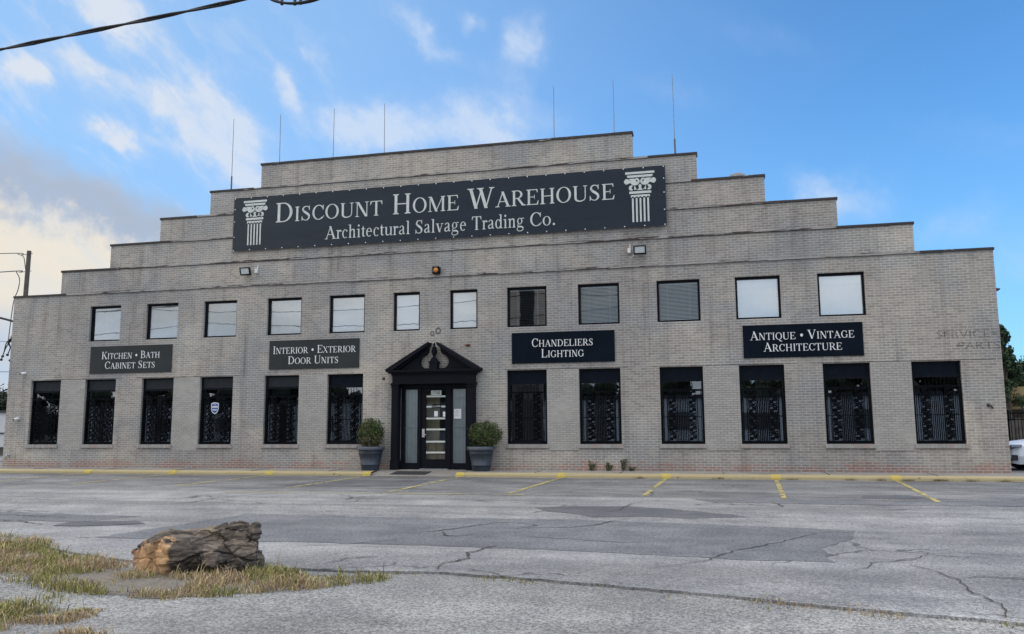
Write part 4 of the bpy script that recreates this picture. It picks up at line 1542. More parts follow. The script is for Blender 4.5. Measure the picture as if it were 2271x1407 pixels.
# ------------------------------------------------------------------ signs
def column_emblem(mb, cx, z0, y, w):
    """stylised fluted column, w = width of its abacus; local height 1.77 * w"""
    k = w
    sh = [0]

    def put(polys):
        for pl in polys:
            sh[0] += 1
            pts = [(cx + a * k, y - .0003 * (sh[0] % 31), z0 + b * k) for a, b in pl]
            ar = sum(pts[q][0] * pts[(q + 1) % len(pts)][2] - pts[(q + 1) % len(pts)][0] * pts[q][2] for q in range(len(pts)))
            if ar < 0: pts.reverse()
            mb.face(pts)
    put([g_rect(-.5, 1.70, .5, 1.78), [(-.45, 1.66), (.45, 1.66), (.42, 1.58), (-.42, 1.58)]])
    for s in (-1, 1):
        q = lambda P: [[(s * a, b) for a, b in pl] for pl in P]
        put(q([[(.40, 1.54), (.20, 1.54), (.06, 1.36), (.12, 1.33), (.20, 1.36)]]))
        put(q(g_stroke([(.22, 1.50, .10), (.27, 1.42, .12), (.20, 1.345, .10), (.09, 1.36, .085), (.045, 1.44, .075), (.09, 1.52, .06), (.16, 1.50, .045), (.15, 1.45, .04)])))
        put(q(g_stroke([(.29, 1.42, .02), (.36, 1.43, .10), (.45, 1.44, .19), (.50, 1.44, .17), (.55, 1.44, .03)], 6)))
        put(q(g_ring(.30, 1.21, .088, .095, .088, .095, -130, 130, 16)))
        put(q([[(.17, 1.27), (.20, 1.27), (.20, 1.20), (.21, 1.13), (.09, 1.16), (.15, 1.19)]]))
    put([[(0, 1.34), (.06, 1.28), (.04, 1.24), (.05, 1.17), (.12, 1.12), (-.12, 1.12), (-.05, 1.17), (-.04, 1.24), (-.06, 1.28)]])
    put([g_rect(-.375, 1.00, .375, 1.085)])
    top = [(-.325, .955), (.325, .955)]
    low = []
    for j in range(5):
        c = .26 - .13 * j
        for a in (0, 45, 90, 135, 180):
            low.append((c + .045 * math.cos(R(a)), .865 + .035 * math.sin(R(a))))
    put([[(-.325, .955), (.325, .955), (.325, .865)] + low + [(-.325, .865)]])
    for j in range(5):
        c = -.26 + .13 * j
        put([[(c - .030, .0), (c + .030, .0), (c + .030, .82), (c + .018, .845), (c - .018, .845), (c - .030, .82)]])


def make_banner():
    x0, x1, z0, z1 = -10.82, 4.205, 7.495, 9.415
    b = empty('banner', (XC, -.03, z0))
    o = (XC, -.03, z0)
    tag(b, 'wide dark vinyl banner with cream lettering and two column emblems across the stepped parapet', 'banner')
    mb = MB()
    n = 60
    rnd = random.Random(5)
    ze = [rnd.uniform(-.012, .012) for _ in range(n + 1)]
    for i in range(n):
        xa, xb = x0 + (x1 - x0) * i / n, x0 + (x1 - x0) * (i + 1) / n
        mb.face([(xa, -.05, z0 + ze[i]), (xb, -.05, z0 + ze[i + 1]), (xb, -.05, z1 + ze[-i - 1] * .6), (xa, -.05, z1 + ze[-i] * .6 if i else z1)])
        mb.face([(xb, -.042, z0 + ze[i + 1]), (xa, -.042, z0 + ze[i]), (xa, -.042, z1 + (ze[-i] * .6 if i else 0)), (xb, -.042, z1 + ze[-i - 1] * .6)])
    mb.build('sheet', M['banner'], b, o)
    for t, xa, xb in (('D{ISCOUNT', -9.22, -5.19), ('H{OME', -4.88, -2.50), ('W{AREHOUSE', -2.22, 2.63)):
        mb = MB()
        word(mb, t, xa, xb, 8.435, .69, -.0525, .745)
        mb.build('lettering', M['letters'], b, o)
    for t, xa, xb in (('Architectural', -7.30, -4.20), ('Salvage', -4.05, -2.24), ('Trading', -2.08, -.30), ('Co.', -.14, .74)):
        mb = MB()
        word(mb, t, xa, xb, 7.725, .45, -.0525)
        mb.build('lettering', M['letters'], b, o)
    for cx, zz, w in ((-9.99, 7.685, .90), (3.42, 7.655, .91)):
        mb = MB()
        column_emblem(mb, cx, zz, -.0525, w)
        mb.build('column_emblem', M['letters'], b, o)
    gm = MB()
    gm.lathe([(.0, 0), (.020, .003), (.020, .010), (0, .013)], (0, 0, 0), 10)
    g0 = mesh_of(gm.build('grommet', M['white']))
    pos = []
    for i in range(25):
        x = x0 + .05 + (x1 - x0 - .10) * i / 24
        pos += [(x, z1 - .03), (x, z0 + .03)]
    for zz in (8.0, 8.55, 9.0):
        pos += [(x0 + .05, zz), (x1 - .05, zz)]
    for x, z in pos:
        g = link('grommet', g0, b, (x - o[0], -.052 - o[1], z - o[2]))
        g.rotation_euler = (R(90), 0, 0)


make_banner()

def split_words(text, x0, x1, small):
    """the words of a line with the stretch of the line each one fills"""
    s, k, out, cur, st = 1.0, 0.0, [], '', 0.0
    for ch in text + ' ':
        if ch == '{': s = small; cur += ch; continue
        if ch == '}': s = 1.0; continue
        if ch == ' ':
            if cur: out.append((cur, st, k))
            k += GLY[' '][0] * s
            cur, st = '', k
            continue
        k += GLY[ch][0] * s
        cur += ch
    tot = k - GLY[' '][0] * s
    f = (x1 - x0) / tot
    return [(w, x0 + a * f, x0 + b * f) for w, a, b in out]


SIGNS = [(-16.41, -13.06, 'sign_grey', 'faded black sign reading Kitchen Bath Cabinet Sets, under the leftmost upper windows',
          [('K{ITCHEN} * B{ATH', -15.94, -13.53, 3.83), ('C{ABINET} S{ETS', -15.78, -13.70, 3.48)]),
         (-9.26, -5.965, 'sign_grey', 'faded black sign reading Interior Exterior Door Units, left of the entrance',
          [('I{NTERIOR} * E{XTERIOR', -9.13, -6.08, 3.84), ('D{OOR} U{NITS', -8.56, -6.69, 3.485)]),
         (-.75, 2.51, 'sign', 'black sign reading Chandeliers Lighting, right of the entrance',
          [('C{HANDELIERS', -.11, 1.85, 3.835), ('L{IGHTING', .19, 1.56, 3.495)]),
         (6.33, 9.67, 'sign', 'black sign reading Antique Vintage Architecture, at the right end of the wall',
          [('A{NTIQUE} * V{INTAGE', 6.53, 9.44, 3.845), ('A{RCHITECTURE', 6.90, 9.09, 3.50)])]
for xa, xb, mt, lab, lines in SIGNS:
    cx = (xa + xb) / 2
    o = (cx, -.02, 3.32)
    sg = empty('wall_sign', o)
    tag(sg, lab, 'sign', 'black shop signs on the brick wall')
    mb = MB()
    mb.box(xa, xb, -.035, -.003, 3.318, 4.293)
    mb.build('board', M[mt], sg, o)
    for t, x0, x1, z in lines:
        for tw, xa_, xb_ in split_words(t, x0, x1, .80):
            mb = MB()
            word(mb, tw, xa_, xb_, z, .262, -.0365, .80)
            mb.build('bullet' if tw == '*' else 'lettering', M['letters_sign'], sg, o)


# ghost lettering painted straight on the brick
def ghost_mat():
    m, t, b = base_mat('faded_wall_paint')
    p = coords(t)
    n = t.noise(p, 5, 4, .7)
    t.put(b.inputs['Base Color'], (.14, .125, .11, 1))
    b.inputs['Roughness'].default_value = .9
    x, y, z = t.xyz(p)
    joint = t.m('LESS_THAN', t.m('FRACT', t.m('DIVIDE', z, .0758)), .80)
    t.put(b.inputs['Alpha'], t.m('MULTIPLY', t.m('MULTIPLY', t.ss(n, .30, .56), .54), t.m('ADD', .35, t.m('MULTIPLY', joint, .65))))
    return m


M['ghost'] = ghost_mat()
mb = MB()
font_faces(mb, 'SERVICE', 12.30, 3.755, .215, -.004, 1.28)
mb.face([(12.98, -.004, 3.85), (13.06, -.004, 3.85), (13.06, -.004, 3.88), (12.98, -.004, 3.88)])
mb.face([(13.06, -.004, 3.80), (13.17, -.004, 3.865), (13.06, -.004, 3.93)])
mb.build('faded_lettering', M['ghost'], bld)
mb = MB()
font_faces(mb, 'PARTS', 12.68, 3.43, .215, -.004, 1.28)
mb.face([(12.16, -.004, 3.52), (12.27, -.004, 3.52), (12.27, -.004, 3.55), (12.16, -.004, 3.55)])
mb.face([(12.08, -.004, 3.535), (12.16, -.004, 3.48), (12.16, -.004, 3.59)])
mb.build('faded_lettering', M['ghost'], bld)


# ------------------------------------------------------------------ fixtures on the wall
def floodlight(x, z, sx, lab, facing):
    o = (x, 0, z)
    e = empty('floodlight', o)
    tag(e, lab, 'light', 'floodlights on the parapet')
    mb = MB()
    w, h = .19, .125
    ya, yb = -.24, -.16
    tl = .05
    P = lambda xx, zz, d: (x + xx, d - (tl if zz > 0 else -tl) * .0 - zz * .35, z + zz)
    i = len(mb.v)
    outer = [(-w, -h), (w, -h), (w, h), (-w, h)]
    inner = [(-w + .035, -h + .03), (w - .035, -h + .03), (w - .035, h - .03), (-w + .035, h - .03)]
    for k in range(4):
        k2 = (k + 1) % 4
        mb.face([P(*outer[k], ya), P(*outer[k2], ya), P(*inner[k2], ya), P(*inner[k], ya)])
        mb.face([P(*outer[k], yb), P(*outer[k2], yb), P(*outer[k2], ya), P(*outer[k], ya)])
        mb.face([P(*inner[k], ya), P(*inner[k2], ya), P(*inner[k2], ya + .015), P(*inner[k], ya + .015)])
    mb.face([P(*outer[3], yb), P(*outer[2], yb), P(*outer[1], yb), P(*outer[0], yb)])
    for k in range(9):
        xx = -w + .05 + k * .035
        mb.box(x + xx, x + xx + .008, yb - .03, yb + .045, z - .08, z + .08)
    mb.build('housing', M['frame'], e, o)
    mb = MB()
    mb.face([P(*q, ya + .014) for q in inner])
    mb.build('lens', M['lens'], e, o)
    mb = MB()
    mb.box(x - .05, x + .05, -.02, -.001, z - .06, z + .06)
    mb.tube([(x, -.01, z), (x, -.12, z)], .02, 8)
    mb.build('bracket', M['frame'], e, o)
    # photocell and flex beside it
    s = sx
    o2 = (x + s * .34, 0, z + .02)
    ph = empty('photocell', o2)
    tag(ph, 'small white photocell and flex beside the ' + facing + ' floodlight', 'sensor', 'photocells on the parapet')
    cx, cz = o2[0], o2[2]
    mb = MB()
    mb.box(cx - .045, cx + .045, -.10, -.001, cz - .07, cz + .08)
    mb.box(cx + .01, cx + .035, -.03, -.001, cz + .08, cz + .20)
    mb.build('body', M['white'], ph, o2)
    mb = MB()
    mb.tube([(cx, -.05, cz - .07), (cx - .02, -.05, cz - .18), (cx + s * -.06, -.05, cz - .22), (cx - s * .16, -.05, cz - .10)], .009, 6)
    mb.build('flex', M['white'], ph, o2)


M['lens'] = plain('lamp_lens', (.62, .66, .66), .25, 0, .08)
floodlight(-10.19, 6.73, 1, 'black floodlight at the left, below the stepped banner wall', 'left')
floodlight(3.37, 6.73, -1, 'black floodlight at the right, below the stepped banner wall', 'right')

o = (-3.27, 0, 6.44)
e = empty('beacon_light', o)
tag(e, 'amber beacon in a black square housing above the entrance', 'light')
mb = MB()
mb.box(-3.39, -3.15, -.14, -.001, 6.33, 6.55)
mb.lathe([(.115, 0), (.12, .015), (.10, .02)], (-3.27, -.13, 6.54), 16)
mb.build('housing', M['frame'], e, o)
mb = MB()
N = 18
for k in range(5):
    r0, r1 = .085 * math.cos(R(18 * k)), .085 * math.cos(R(18 * (k + 1)))
    d0, d1 = .07 * math.sin(R(18 * k)), .07 * math.sin(R(18 * (k + 1)))
    for q in range(N):
        a0, a1 = 2 * math.pi * q / N, 2 * math.pi * (q + 1) / N
        mb.face([(-3.27 + r0 * math.cos(a0), -.14 - d0, 6.44 + r0 * math.sin(a0)), (-3.27 + r0 * math.cos(a1), -.14 - d0, 6.44 + r0 * math.sin(a1)),
                 (-3.27 + r1 * math.cos(a1), -.14 - d1, 6.44 + r1 * math.sin(a1)), (-3.27 + r1 * math.cos(a0), -.14 - d1, 6.44 + r1 * math.sin(a0))], True)
mb.build('lens', M['amber'], e, o)


def dome_camera(x, z, lab):
    o = (x, 0, z)
    e = empty('security_camera', o)
    tag(e, lab, 'camera', 'small cameras at the left corner')
    mb = MB()
    mb.box(x - .05, x + .05, -.05, -.001, z - .02, z + .06)
    mb.tube([(x, -.03, z + .02), (x - .02, -.20, z - .02)], .045, 10)
    mb.build('body', M['white'], e, o)
    mb = MB()
    mb.tube([(x - .019, -.195, z - .019), (x - .021, -.210, z - .022)], .032, 10)
    mb.build('lens', M['cardark'], e, o)


dome_camera(-19.20, 3.38, 'white bullet camera on the brick above the leftmost window')
dome_camera(-19.36, 1.72, 'small white camera halfway down the left corner of the wall')


def small_fix(name, x, z, mat, lab, cat, path, r):
    mb = MB()
    mb.tube(path, r, 8)
    mb.box(x - .04, x + .04, -.015, -.001, z - .04, z + .04)
    o_ = mb.build(name, M[mat], None, (x, 0, z))
    tag(o_, lab, cat)


small_fix('wall_tap', -19.66, .40, 'metal', 'small metal tap near the ground at the left corner', 'tap', [(-19.66, -.01, .42), (-19.66, -.10, .43), (-19.66, -.13, .40), (-19.66, -.13, .27)], .025)
small_fix('pipe_stub', 12.80, 1.86, 'dark_metal', 'cut pipe stub sticking out of the brick right of the last window', 'pipe', [(12.80, -.01, 1.88), (12.84, -.08, 1.84), (12.88, -.09, 1.76)], .03)
small_fix('anchor_bolt', -2.20, 3.95, 'rust', 'rusty anchor bolt on the brick right of the pediment', 'bolt', [(-2.28, -.03, 3.95), (-2.13, -.03, 3.97)], .028)
small_fix('wall_bolt', -5.09, 2.93, 'dark_metal', 'little dark bolt left of the pediment tip', 'bolt', [(-5.12, -.02, 2.93), (-5.06, -.03, 2.93)], .02)
# old fixing scars above the finial
mb = MB()
for cx, cz, r in ((-3.42, 4.37, .075), (-3.22, 4.45, .10)):
    pts = [(cx + r * math.cos(2 * math.pi * k / 18), -.004, cz + r * 1.15 * math.sin(2 * math.pi * k / 18)) for k in range(18)]
    ins = [(cx + (p[0] - cx) * .55, -.004, cz + (p[2] - cz) * .55) for p in pts]
    for k in range(18):
        k2 = (k + 1) % 18
        mb.face([pts[k2], pts[k], ins[k], ins[k2]])
    mb.slot = 1
    mb.face(list(reversed(ins)))
    mb.slot = 0
mb.build('fixing_scar', [M['scar'] if 'scar' in M else M['board'], M['metal']], bld)

# light fitting on the right-hand side wall
o = (XR, .5, 5.15)
e = empty('wall_lamp', o)
tag(e, 'dark wedge lamp on the right side wall of the warehouse', 'light')
mb = MB()
mb.prism([(XR + .001, 5.04), (XR + .20, 5.12), (XR + .23, 5.17), (XR + .001, 5.21)], .38, .62)
mb.build('housing', M['dark_metal'], e, o)
mb = MB()
mb.face([(XR + .02, .40, 5.043), (XR + .02, .60, 5.043), (XR + .18, .60, 5.106), (XR + .18, .40, 5.106)])
mb.build('lens', M['lens'], e, o)

# things stuck on the door and windows
o = (-3.30, .083, 2.44)
e = empty('number_plate', o)
tag(e, 'white plate numbered 1768 at the top of the door glass', 'number')
mb = MB()
mb.box(-3.475, -3.125, .078, .083, 2.37, 2.525)
mb.build('plate', M['plate'] if 'plate' in M else M['bar'], e, o)
mb = MB()
font_faces(mb, '1768', -3.30, 2.395, .105, .0775, .92)
mb.build('lettering', M['cardark'], e, o)
o = (-3.285, .07, 2.0)
e = empty('closed_sign', o)
tag(e, 'small black closed sign hanging on a cord in the door glass', 'sign')
mb = MB()
mb.prism([(-3.435, 1.975), (-3.40, 1.945), (-3.17, 1.945), (-3.135, 1.975), (-3.135, 2.045), (-3.17, 2.075), (-3.40, 2.075), (-3.435, 2.045)], .066, .074)
mb.build('board', M['frame'], e, o)
mb = MB()
font_faces(mb, 'CLOSED', -3.285, 1.985, .052, .0655, 1.0)
mb.build('lettering', M['letters_sign'], e, o)
mb = MB()
mb.tube([(-3.40, .07, 2.075), (-3.29, .072, 2.30), (-3.17, .07, 2.075)], .004, 5)
mb.build('cord', M['cable'], e, o)
for x0, x1, z0, z1, y, lab in ((-3.365, -3.245, 1.685, 1.855, .083, 'small white card in the middle of the door glass'),
                               (-3.07, -2.99, 1.675, 1.835, .083, 'narrow white card at the right edge of the door glass'),
                               (-2.70, -2.46, 1.61, 1.92, .105, 'white typed notice taped to the right sidelight')):
    mb = MB()
    mb.box(x0, x1, y - .003, y, z0, z1)
    n_ = mb.build('paper_notice', M['paper'], None, ((x0 + x1) / 2, y, z0))
    tag(n_, lab, 'notice', 'papers on the entrance glass')
    if x0 > -2.8:
        m2 = MB()
        for k in range(8):
            zz = z1 - .05 - k * .026
            m2.box(x0 + .03, x1 - .03 - .04 * ((k * 7) % 3), y - .0045, y - .0035, zz - .004, zz + .004)
        m2.build('print', M['metal'], n_, ((x0 + x1) / 2, y, z0))

o = (-11.31, .155, 2.02)
e = empty('shield_sticker', o)
tag(e, 'blue and white shield sticker on the fourth ground floor window from the left', 'sticker')
cx, cz = -11.31, 2.03


def shield(k, y):
    P = [(0, .20), (.10, .185), (.145, .16), (.145, -.02), (.12, -.11), (.06, -.17), (0, -.20), (-.06, -.17), (-.12, -.11), (-.145, -.02), (-.145, .16), (-.10, .185)]
    return [(cx + a * k, y, cz + b * k) for a, b in reversed(P)]


mb = MB()
mb.face(shield(1.0, .040))
mb.build('border', M['paper'], e, o)
mb = MB()
mb.face(shield(.86, .0385))
mb.build('field', M['sticker_blue'], e, o)
mb = MB()
for z0, z1, w in ((.02, .075, .115), (-.075, -.035, .09), (.11, .13, .05)):
    mb.box(cx - w, cx + w, .0365, .038, cz + z0, cz + z1)
mb.build('band', M['sticker_text'] if 'sticker_text' in M else M['letters'], e, o)

# door mat lying on the ramp
mb = MB()
P = [(-4.35, -.62), (-3.20, -.62), (-3.20, -1.22), (-4.35, -1.22)]
rz = lambda y: -.004 - (-.30 - y) / 1.25 * .12
top = [(x, y, rz(y) + .016) for x, y in P]
bot = [(x, y, rz(y) + .004) for x, y in P]
mb.face(list(reversed(top)))
for k in range(4):
    k2 = (k + 1) % 4
    mb.face([bot[k], bot[k2], top[k2], top[k]])
tag(mb.build('door_mat', M['mat'], None, (-3.75, -.9, rz(-.9))), 'dark rectangular door mat on the ramp before the entrance', 'mat')


# ------------------------------------------------------------------ foliage
def leaf(mb, p, n, size, col, rnd, asp=1.7):
    n = n.normalized()
    a = n.cross(Vector((rnd.uniform(-1, 1), rnd.uniform(-1, 1), rnd.uniform(-1, 1))))
    if a.length < 1e-3: a = Vector((1, 0, 0))
    a.normalize()
    b = n.cross(a)
    s = size * rnd.uniform(.7, 1.3)
    p = Vector(p)
    mb.face([p - a * s * .5, p - b * s * .5 * asp * .5 + n * s * .1, p + a * s * .5 * 1.2, p + b * s * .5 * asp * .5 + n * s * .1], False, col)


def tint(rnd, lo, hi):
    t = rnd.random()
    j = rnd.uniform(.85, 1.15)
    return tuple((lo[k] + (hi[k] - lo[k]) * t) * j for k in range(3))


def planter(x, y, scale, rx, rz_, seed, lab, dry):
    rnd = random.Random(seed)
    o = (x, y, 0)
    e = empty('potted_shrub', o)
    tag(e, lab, 'potted shrub', 'boxwood pots flanking the entrance')
    mb = MB()
    s = scale
    mb.lathe([(.0 * s, .0 * s), (.245 * s, .0 * s), (.255 * s, .02 * s), (.27 * s, .14 * s), (.285 * s, .145 * s), (.288 * s, .175 * s), (.275 * s, .18 * s), (.335 * s, .47 * s), (.345 * s, .475 * s), (.348 * s, .50 * s),
              (.338 * s, .505 * s), (.355 * s, .575 * s)], (x, y, .001), 32)
    mb.build('pot', M['pot'], e, o)
    mb = MB()
    mb.lathe([(.355 * s, .575 * s), (.405 * s, .58 * s), (.412 * s, .60 * s), (.412 * s, .665 * s), (.40 * s, .68 * s), (.37 * s, .675 * s), (.36 * s, .62 * s), (.0 * s, .60 * s)], (x, y, .001), 32)
    mb.build('rim', M['pot_rim'], e, o)
    mb = MB()
    zc = .71 + rz_ * .90
    fx = .12 if rx > .5 else 0.0
    for k in range(7):
        a = rnd.uniform(0, 6.28)
        mb.tube([(x + .05 * math.cos(a), y + .05 * math.sin(a), .6), (x + .12 * math.cos(a), y + .12 * math.sin(a), .75),
                 (x + fx + rx * .6 * math.cos(a), y + rx * .6 * math.sin(a), zc + rnd.uniform(-.2, .25))], [.016, .011, .004], 5)
    mb.build('stem', M['bark'], e, o)
    mb = MB()
    for k in range(5200):
        d = Vector((rnd.gauss(0, 1), rnd.gauss(0, 1), rnd.gauss(0, 1))).normalized()
        nz = noise.noise(d * 2.3 + Vector((seed, 0, 0)))
        rr = (rnd.random() ** .28) * (1 + .25 * nz + .05 * rnd.gauss(0, 1))
        if rnd.random() < .03: rr *= 1.10
        p = Vector((x + fx + d.x * rx * rr, y + d.y * rx * .85 * rr, zc + d.z * rz_ * rr))
        if p.z < .70: continue
        hl = noise.noise(p * 9.0 + Vector((0, 0, seed)))
        c = tint(rnd, (.022, .038, .013), (.070, .098, .028))
        if hl > .12: c = tuple(q * 1.35 for q in c)
        if d.z < -.25 and rnd.random() < dry: c = tint(rnd, (.10, .085, .05), (.22, .19, .13))
        elif rnd.random() < dry * .35: c = tint(rnd, (.09, .075, .03), (.16, .13, .05))
        leaf(mb, p, d + Vector((rnd.uniform(-.9, .9), rnd.uniform(-.9, .9), rnd.uniform(-.5, .9))), .042, c, rnd)
    mb.build('foliage', M['leaf'], e, o)


planter(-5.31, -.47, 1.09, .435, .49, 21, 'potted boxwood left of the entrance, browner and narrower, in a slate grey pot', .45)
planter(-1.63, -.50, 1.09, .52, .43, 22, 'potted boxwood right of the entrance, greener and wider, in a slate grey pot', .22)


def weed(x, h, seed, lab):
    rnd = random.Random(seed)
    o = (x, -.06, 0)
    e = empty('weed', o)
    tag(e, lab, 'weed', 'weeds at the foot of the wall')
    mb = MB()
    m2 = MB()
    for k in range(4):
        dx, dy = rnd.uniform(-.09, .09), rnd.uniform(-.05, .01)
        hh = h * rnd.uniform(.6, 1.0)
        mb.tube([(x, -.06, 0), (x + dx * .5, -.06 + dy * .5, hh * .5), (x + dx, -.06 + dy, hh)], [.006, .005, .002], 4)
        for q in range(26):
            t = rnd.uniform(.15, 1)
            p = Vector((x + dx * t + rnd.uniform(-.05, .05), -.06 + dy * t + rnd.uniform(-.05, .03), hh * t))
            leaf(m2, p, Vector((rnd.uniform(-1, 1), -1, rnd.uniform(-.3, 1))), .05, tint(rnd, (.045, .05, .025), (.12, .115, .06)), rnd)
    mb.build('stem', M['bark'], e, o)
    m2.build('foliage', M['leaf'], e, o)


for x, h, s, lab in ((1.73, .34, 1, 'bushy dry weed at the wall foot, leftmost of the row'), (2.24, .26, 2, 'short dry weed second from the left at the wall foot'),
                     (2.70, .44, 3, 'tallest thin weed at the foot of the brick wall'), (2.95, .16, 4, 'tiny weed at the right end of the row at the wall foot')):
    weed(x, h, s, lab)


# ------------------------------------------------------------------ roof details
rod0 = None
RODS = [(-11.30, 9.80, True), (-9.40, 10.66, False), (-7.32, 10.66, False), (-5.385, 10.66, False), (.61, 10.66, False), (2.60, 10.66, False), (4.52, 9.80, True)]
RL = ['leftmost lightning rod, with a thick foot, on the second highest step at the left', 'lightning rod at the left end of the topmost step', 'second lightning rod from the left on the topmost step',
      'third lightning rod from the left on the topmost step, left of the wide gap', 'lightning rod on the topmost step, right of the wide gap', 'lightning rod at the right end of the topmost step',
      'rightmost lightning rod, with a thick foot, on the second highest step at the right']
for (x, z, thick), lab in zip(RODS, RL):
    o = (x, .48, z - .35)
    e = empty('lightning_rod', o)
    tag(e, lab, 'lightning rod', 'lightning rods on the parapet')
    mb = MB()
    lean = random.uniform(-.02, .02)
    mb.tube([(x, .48, z - .35), (x + lean, .48, 12.60)], [.013, .009], 6)
    mb.build('rod', M['rodmetal'], e, o)
    mb = MB()
    top = z + (.62 if thick else .06)
    mb.tube([(x, .48, z - .35), (x + lean * .3, .48, top)], .028 if thick else .022, 8)
    mb.box(x - .04, x + .04, .421, .47, z - .30, z - .15)
    mb.build('foot', M['dark_metal'], e, o)

o = (6.41, .95, 6.1)
e = empty('roof_vent', o)
tag(e, 'grey domed roof vent peeping over the right-hand steps', 'vent')
mb = MB()
mb.tube([(6.41, .95, 6.1), (6.41, .95, 9.0)], .13, 12)
mb.build('pipe', M['metal'], e, o)
mb = MB()
mb.lathe([(.30, -.06), (.34, -.02), (.335, .06), (.30, .15), (.22, .23), (.11, .28), (0, .30)], (6.41, .95, 9.0), 20)
mb.build('cap', M['rodmetal'], e, o)

# ------------------------------------------------------------------ pole, wires
o = (-31.2, 12, -.13)
e = empty('utility_pole', o)
tag(e, 'dark wooden utility pole rising behind the left end of the warehouse', 'pole')
mb = MB()
mb.tube([(-31.26, 12, -.13), (-31.14, 12, 11.16)], [.16, .115], 12)
mb.build('pole', M['wood_pole'], e, o)
for z in (11.0, 10.02):
    mb = MB()
    mb.tube([(-31.5, 12, z - .03), (-30.9, 12, z)], .018, 6)
    for k in range(4):
        mb.lathe([(.03, 0), (.045, .015), (.03, .03)], (-31.55 - k * .045, 12, z - .05), 8)
    mb.build('insulator', M['grey_cable'], e, o)
WIRE = [([(-31.5, 12, 11.0), (-33.1, 12, 11.12), (-45, 12, 11.4)], .024, 'upper service wire running left from the wooden pole'),
        ([(-31.5, 12, 10.02), (-33.0, 12, 10.06), (-45, 12, 9.9)], .030, 'lower service wire running left from the wooden pole'),
        ([(-31.9, 12, 11.03), (-31.5, 12, 10.85), (-31.36, 12, 10.4), (-31.25, 12, 9.9)], .022, 'short cable loop dropping beside the pole top'),
        ([(-31.9, 12, 10.02), (-31.65, 12, 9.6), (-31.7, 12, 9.0), (-31.95, 12, 8.2), (-32.1, 12, 6.0)], .026, 'long cable loop dropping down left of the pole')]


def smooth_path(P, n=8):
    P = [Vector(p) for p in P]
    out = []
    k = len(P)
    for i in range(k - 1):
        p0, p1, p2, p3 = P[max(i - 1, 0)], P[i], P[i + 1], P[min(i + 2, k - 1)]
        for j in range(n):
            t = j / n
            out.append(.5 * (2 * p1 + (p2 - p0) * t + (2 * p0 - 5 * p1 + 4 * p2 - p3) * t * t + (3 * p1 - p0 - 3 * p2 + p3) * t ** 3))
    out.append(P[-1])
    return out


def wire(P, r, lab, name='wire', mat='grey_cable', group='service wires at the left corner'):
    mb = MB()
    mb.tube(smooth_path(P), r, 6)
    w = mb.build(name, M[mat], None, P[0])
    tag(w, lab, 'wire', group)
    return w


for P, r, lab in WIRE:
    wire(P, r, lab)
wire([(XL - .01, .6, 5.27), (-21.2, .6, 5.62), (-26, .6, 6.7)], .045, 'thick black cable reaching the left side wall', mat='cable')
for z0, z1, r, lab in ((3.52, 3.62, .014, 'thin grey wire level with the drip loops at the left wall'), (2.79, 2.82, .014, 'lowest thin wire meeting the left side wall'),
                       (4.62, 4.85, .010, 'thin wire just above the drip loops at the left wall')):
    wire([(XL - .01, 1.2, z0), (-23, 1.2, z1), (-30, 1.2, z1 + .2)], r, lab)
o = (XL, .6, 4.9)
e = empty('service_drop', o)
tag(e, 'grey bracket on the left wall with four drooping cable loops', 'service drop')
mb = MB()
mb.box(XL - .55, XL - .001, .55, .65, 4.80, 4.88)
mb.lathe([(.10, 0), (.12, .06), (.06, .12)], (XL - .52, .6, 4.82), 12)
mb.build('bracket', M['metal'], e, o)
for k, (dx, zz) in enumerate(((-.95, 3.98), (-.72, 4.16), (-.62, 3.95), (-1.02, 4.12))):
    mb = MB()
    mb.tube(smooth_path([(XL - .50, .55 + .04 * k, 4.84), (XL - .62 + dx * .15, .55 + .04 * k, 4.62), (XL + dx + .10, .55 + .04 * k, zz + .28), (XL + dx, .55 + .04 * k, zz)]), .020, 6)
    mb.lathe([(.0, -.05), (.05, -.03), (.05, .03), (.0, .05)], (XL + dx, .55 + .04 * k, zz), 8)
    mb.build('drip_loop', M['cable'], e, o)

# cable overhead, twisted pair, slung between poles far outside the picture
cab = empty('overhead_cable', (-5.05, -13, 8.70))
tag(cab, 'thick twisted black cable slanting across the top left of the sky', 'cable')
for ph in (0, 1):
    mb = MB()
    P = []
    for i in range(141):
        x = -34 + i * .5
        z = 8.60 + (x + 7.75) * .0600 + .0009 * (x + 7.75) ** 2
        a = x * 2.4 + ph * math.pi
        P.append((x, -13 + .022 * math.cos(a), z + .022 * math.sin(a)))
    mb.tube(P, .021, 6)
    mb.build('strand', M['cable'], cab, (-5.05, -13, 8.70))
o = (-1.45, -13, 9.1)
e = empty('cable_coil', o)
tag(e, 'oval coil of slack black cable hanging at the top edge of the sky', 'cable coil')
for k in range(3):
    mb = MB()
    P = []
    for i in range(41):
        a = 2 * math.pi * i / 40
        P.append((-1.455 + (.62 - .03 * k) * math.cos(a), -13 + .05 * (k - 1), 8.955 + (.255 - .022 * k) * math.sin(a) - .02 * math.cos(a)))
    mb.tube(P, .022, 6)
    mb.build('turn', M['cable'], e, o)
for dx in (-.33, -.08, .03, .30):
    mb = MB()
    mb.tube([(-1.455 + dx, -13, 8.955 - .26 * math.sqrt(1 - (dx / .62) ** 2)), (-1.455 + dx, -13, 9.24)], .03, 6)
    mb.build('tie', M['cable'], e, o)


